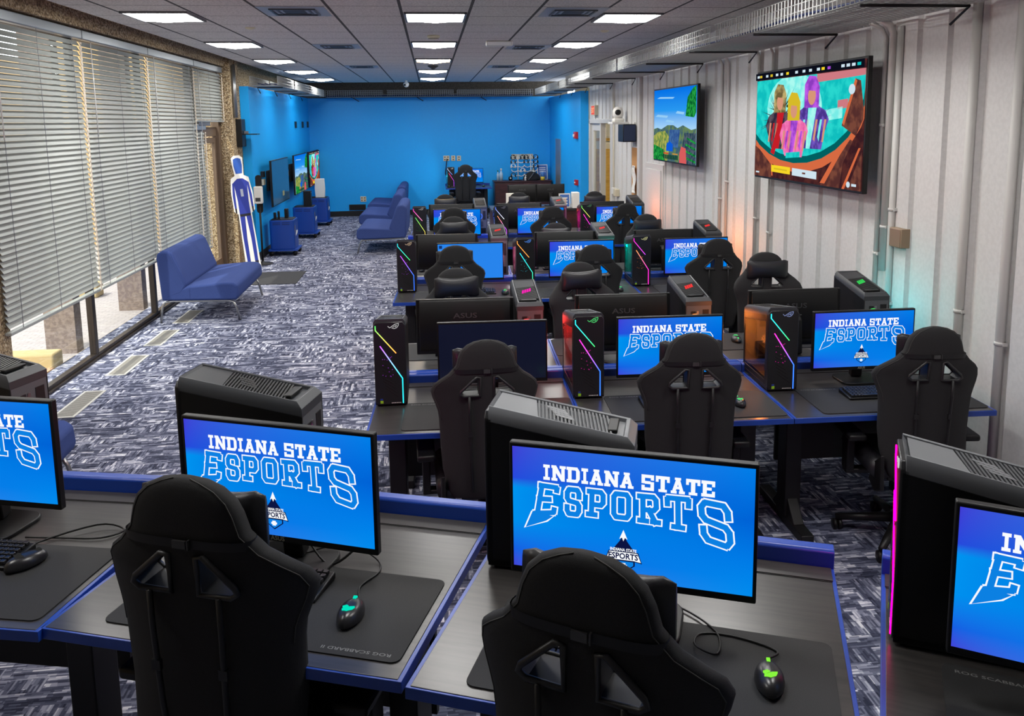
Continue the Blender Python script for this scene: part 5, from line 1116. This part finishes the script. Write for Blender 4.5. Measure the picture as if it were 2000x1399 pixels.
# ------------------------------------------------------------------ the small desk, credenza and staff desk at the back
o = dup(desk0, (.86, 19.25, 0), 0, 'small blue-edged desk standing alone against the blue back wall', 'back wall desk'); 
tw = dup(tow0, (.44, 19.75, DZ+.0015), math.radians(3), 'tower computer on the small desk against the back wall', 'back wall computer'); leds(tw, ('white', 'blue'), ('red', 'purple'), 'cyan', ins=5.5)
dup(mon0['logo'], (.93, 19.85, DZ+.0015), 0, 'lit monitor on the small desk against the back wall', 'back wall monitor')
for c in list(C.objects):
    pass
dup(chair0, (.75, 18.95, 0), math.radians(2), 'black gaming chair seen from behind at the small desk against the back wall', 'back wall chair', 1.06)
dup(mouse0, (1.22, 19.55, DZ+.003), 0, 'black mouse on the small desk against the back wall', 'back wall mouse')
cable('power_cord', [(.385, YB-.03, 1.38), (.36, YB-.06, 1.2), (.34, YB-.1, 1.0), (.42, 19.98, .95)], .012, BLACK, 'black cord dropping from the outlet to the small back desk computer')
t = thing('credenza', 'dark mahogany credenza against the blue back wall', 'cabinet', (2.22, 20.24, 0)); MB().box(-.7, .7, -.24, .24, .05, .80).build('body', MAHOG, t, bevel=.006); MB().box(-.72, .72, -.26, .26, .80, .83).build('worktop', MAHOG, t, bevel=.006)
for s in (-1, 1): MB().box(s*.35-.33, s*.35+.33, -.262, -.24, .08, .77).build('door', MAHOG, t, bevel=.004)
zc = .83
def headset_tree(x, label, left, right):
    t = thing('headset_tree', label, 'stand', (x, 20.2, zc)); MB().lathe([(.1, 0), (.1, .012), (.02, .02)], 18).build('base', BLACK, t); MB().cyl((0, 0, .01), .012, .62).build('pole', WHITEPL, t)
    for k in range(5):
        z = .14 + .11*k; b = MB()
        for s in (-1, 1): b.tube([(0, 0, z-.01), (s*.08, 0, z-.04), (s*.14, 0, z-.02), (s*.16, 0, z+.02)], .010, 6)
        b.build('arm', WHITEPL, t)
    for s, L in ((-1, left), (1, right)):
        for k, c in L:
            h = thing('headset', '%s headset hanging on the %s, %s hook on its %s side' % ({'b': 'black', 'w': 'white'}[c], label.split(' holding')[0], ('lowest', 'second', 'third', 'fourth', 'top')[k], 'window' if s < 0 else 'siding'), 'headset', (x + s*.12, 20.17, zc + .15 + .11*k), 0, 'headsets on the trees')
            m = {'b': BLACK, 'w': WHITEPL}[c]; b = MB(); b.tube([(.06*math.cos(a), 0, -.02 + .06*math.sin(a)) for a in [PI*q/8 for q in range(9)]], .008, 6); b.build('headband', m, h)
            for q in (-1, 1): b = MB(); b.cyl((q*.05-.014, 0, -.03), .034, .028, 'x', 14); b.build('ear_cup', m, h)
headset_tree(2.12, 'first metal headset tree holding several headsets on the credenza', [(4, 'b'), (3, 'b'), (2, 'w'), (0, 'b')], [(4, 'b'), (1, 'w')])
headset_tree(2.44, 'second metal headset tree holding black headsets on the credenza', [(4, 'b'), (3, 'b')], [(4, 'b'), (3, 'b'), (2, 'b')])
def bottle(x, y, z, r, h, m, cap, label):
    t = thing('bottle', label, 'bottle', (x, y, z)); MB().lathe([(r, 0), (r, h*.6), (r*.45, h*.75), (r*.4, h*.85)], 16).build('body', m, t); MB().cyl((0, 0, h*.85), r*.5, h*.15).build('cap', cap, t)
CLEARB = pmat('clear_plastic', srgb(170, 196, 214), .15); bottle(1.62, 20.2, zc, .03, .26, CLEARB, pmat('cap_green', srgb(30, 110, 70), .5), 'slim spray bottle with a green top on the credenza end'); bottle(1.70, 20.2, zc, .045, .30, CLEARB, WHITEPL, 'clear bottle with a tall white pump on the credenza end')
t = thing('desk_clock', 'small round black speaker ball on the credenza', 'speaker', (1.93, 20.2, zc)); b = MB(); b.lathe([(.02, 0), (.045, .02), (.055, .05), (.045, .09), (.01, .105)], 16); b.build('body', BLACK, t); MB().cyl((-.0, -.056, .06), .02, .006, 'y').build('face', PAPER, t)
t = thing('backpack', 'black bag slumped on the credenza between headset trees and framed poster', 'bag', (2.45, 20.08, zc)); R = []
for z, rx, ry in ((0, .2, .11), (.06, .21, .12), (.13, .18, .1), (.19, .11, .07), (.22, .03, .03)): R.append([(rx*math.cos(a)*(1+.08*math.sin(3*a)), ry*math.sin(a), z) for a in [2*PI*k/20 for k in range(20)]])
b = MB(); b.loft(R); b.build('body', FABRIC, t); b = MB(); b.tube([(-.1, -.11, .02), (-.02, -.13, .12), (.04, -.1, .2)], .012, 6); b.build('strap', GREYPL2, t)
bottle(2.52, 20.3, zc, .05, .40, pmat('tumbler_steel', srgb(176, 168, 160), .3, metal=.6), WHITEPL, 'tall steel tumbler behind the black bag on the credenza')
bottle(2.30, 20.05, zc, .04, .14, WHITEPL, WHITEPL, 'short white canister beside the black bag on the credenza')
def poster(x, y, z, w, h, label, tilt=.0):
    t = thing('framed_poster', label, 'poster', (x, y, z)); t.rotation_euler = (math.radians(-8), 0, tilt)
    MB().box(-w/2, w/2, 0, .02, 0, h).build('frame', WHITEPL, t, bevel=.003); b = MB(); a = w/2-.02
    b.box(-a, a, -.002, 0, .02, h-.02, 0)
    for k in range(3): b.box(-a+.03, a-.03, -.003, -.002, h-.09-.05*k, h-.07-.05*k, 1)
    b.box(-a+.05, a-.05, -.003, -.002, .05, .16, 2); b.build('print', [pmat('poster_blue', srgb(60, 104, 176), .5), PAPER, pmat('poster_skin', srgb(206, 178, 160), .6)], t)
poster(2.74, 20.24, zc, .26, .38, 'blue and white framed poster leaning on the back wall credenza')
t = thing('chip_can', 'yellow and blue patterned can in front of the leaning poster', 'can', (2.72, 20.1, zc)); MB().lathe([(.055, 0), (.055, .09)], 18).build('lower_wrap', pmat('can_yellow', srgb(222, 190, 60), .4), t); MB().lathe([(.055, .09), (.055, .2), (.05, .21)], 18).build('upper_wrap', pmat('can_blue', srgb(90, 140, 200), .4), t); MB().cyl((0, 0, .21), .055, .012).build('lid', PAPER, t)
# staff desk with twin monitors turned away
t = thing('staff_desk', 'long dark staff desk behind the farthest row with two monitors', 'desk', (1.85, 14.25, 0)); MB().box(-.85, .85, -.35, .45, .74, .775).build('worktop', DESK, t, bevel=.004); MB().box(-.82, .82, -.33, -.3, .02, .74).build('front_panel', MAHOG, t)
for s in (-1, 1): MB().box(s*.8-.03, s*.8+.03, -.3, .42, 0, .74).build('leg', MAHOG, t)
for k, x in enumerate((1.585, 2.09)): m = dup(mon0['logo'], (x, 14.45, .777), PI, 'black monitor seen from behind on the staff desk, the %s of the pair' % ('window-side one', 'siding-side one')[k], 'staff desk monitors'); m.scale = (.84, 1, .9)
t = thing('light_keyboard', 'thin keyboard with rainbow lighting on the staff desk', 'keyboard', (1.9, 14.1, .777)); MB().box(-.22, .22, -.06, .06, 0, .02).build('base', BLACK, t)
b = MB()
for k in range(6): b.box(-.21+.07*k, -.145+.07*k, -.064, -.06, .004, .016, k)
b.build('light_bar', [emat('kb_%d' % k, COL[c], .8) for k, c in enumerate(('red', 'pink', 'yellow', 'green', 'cyan', 'magenta'))], t)
t = thing('paper_tray', 'white box of papers on the window end of the staff desk', 'box', (1.36, 14.0, .777)); MB().box(-.1, .1, -.06, .06, 0, .27).build('box', PAPER, t, bevel=.004); MB().box(-.02, .08, -.075, -.061, .01, .12).build('label_card', GREYPL, t)
poster(2.28, 14.0, .777, .2, .25, 'small blue and white notice stand on the staff desk')
t = thing('paper_stack', 'tall white carton on the siding end of the staff desk', 'box', (2.46, 13.98, .777)); MB().box(-.06, .06, -.09, .09, 0, .27).build('box', PAPER, t, bevel=.004); MB().box(-.061, -.06, -.05, .05, .05, .2).build('flap', WHITEPL, t)
for i, m in enumerate(()): pass
# prototypes that stand in for nothing are removed
for pr in (pad0_flip,) if pad0_flip.name not in used else (): bpy.data.objects.remove(pr)
lamps()
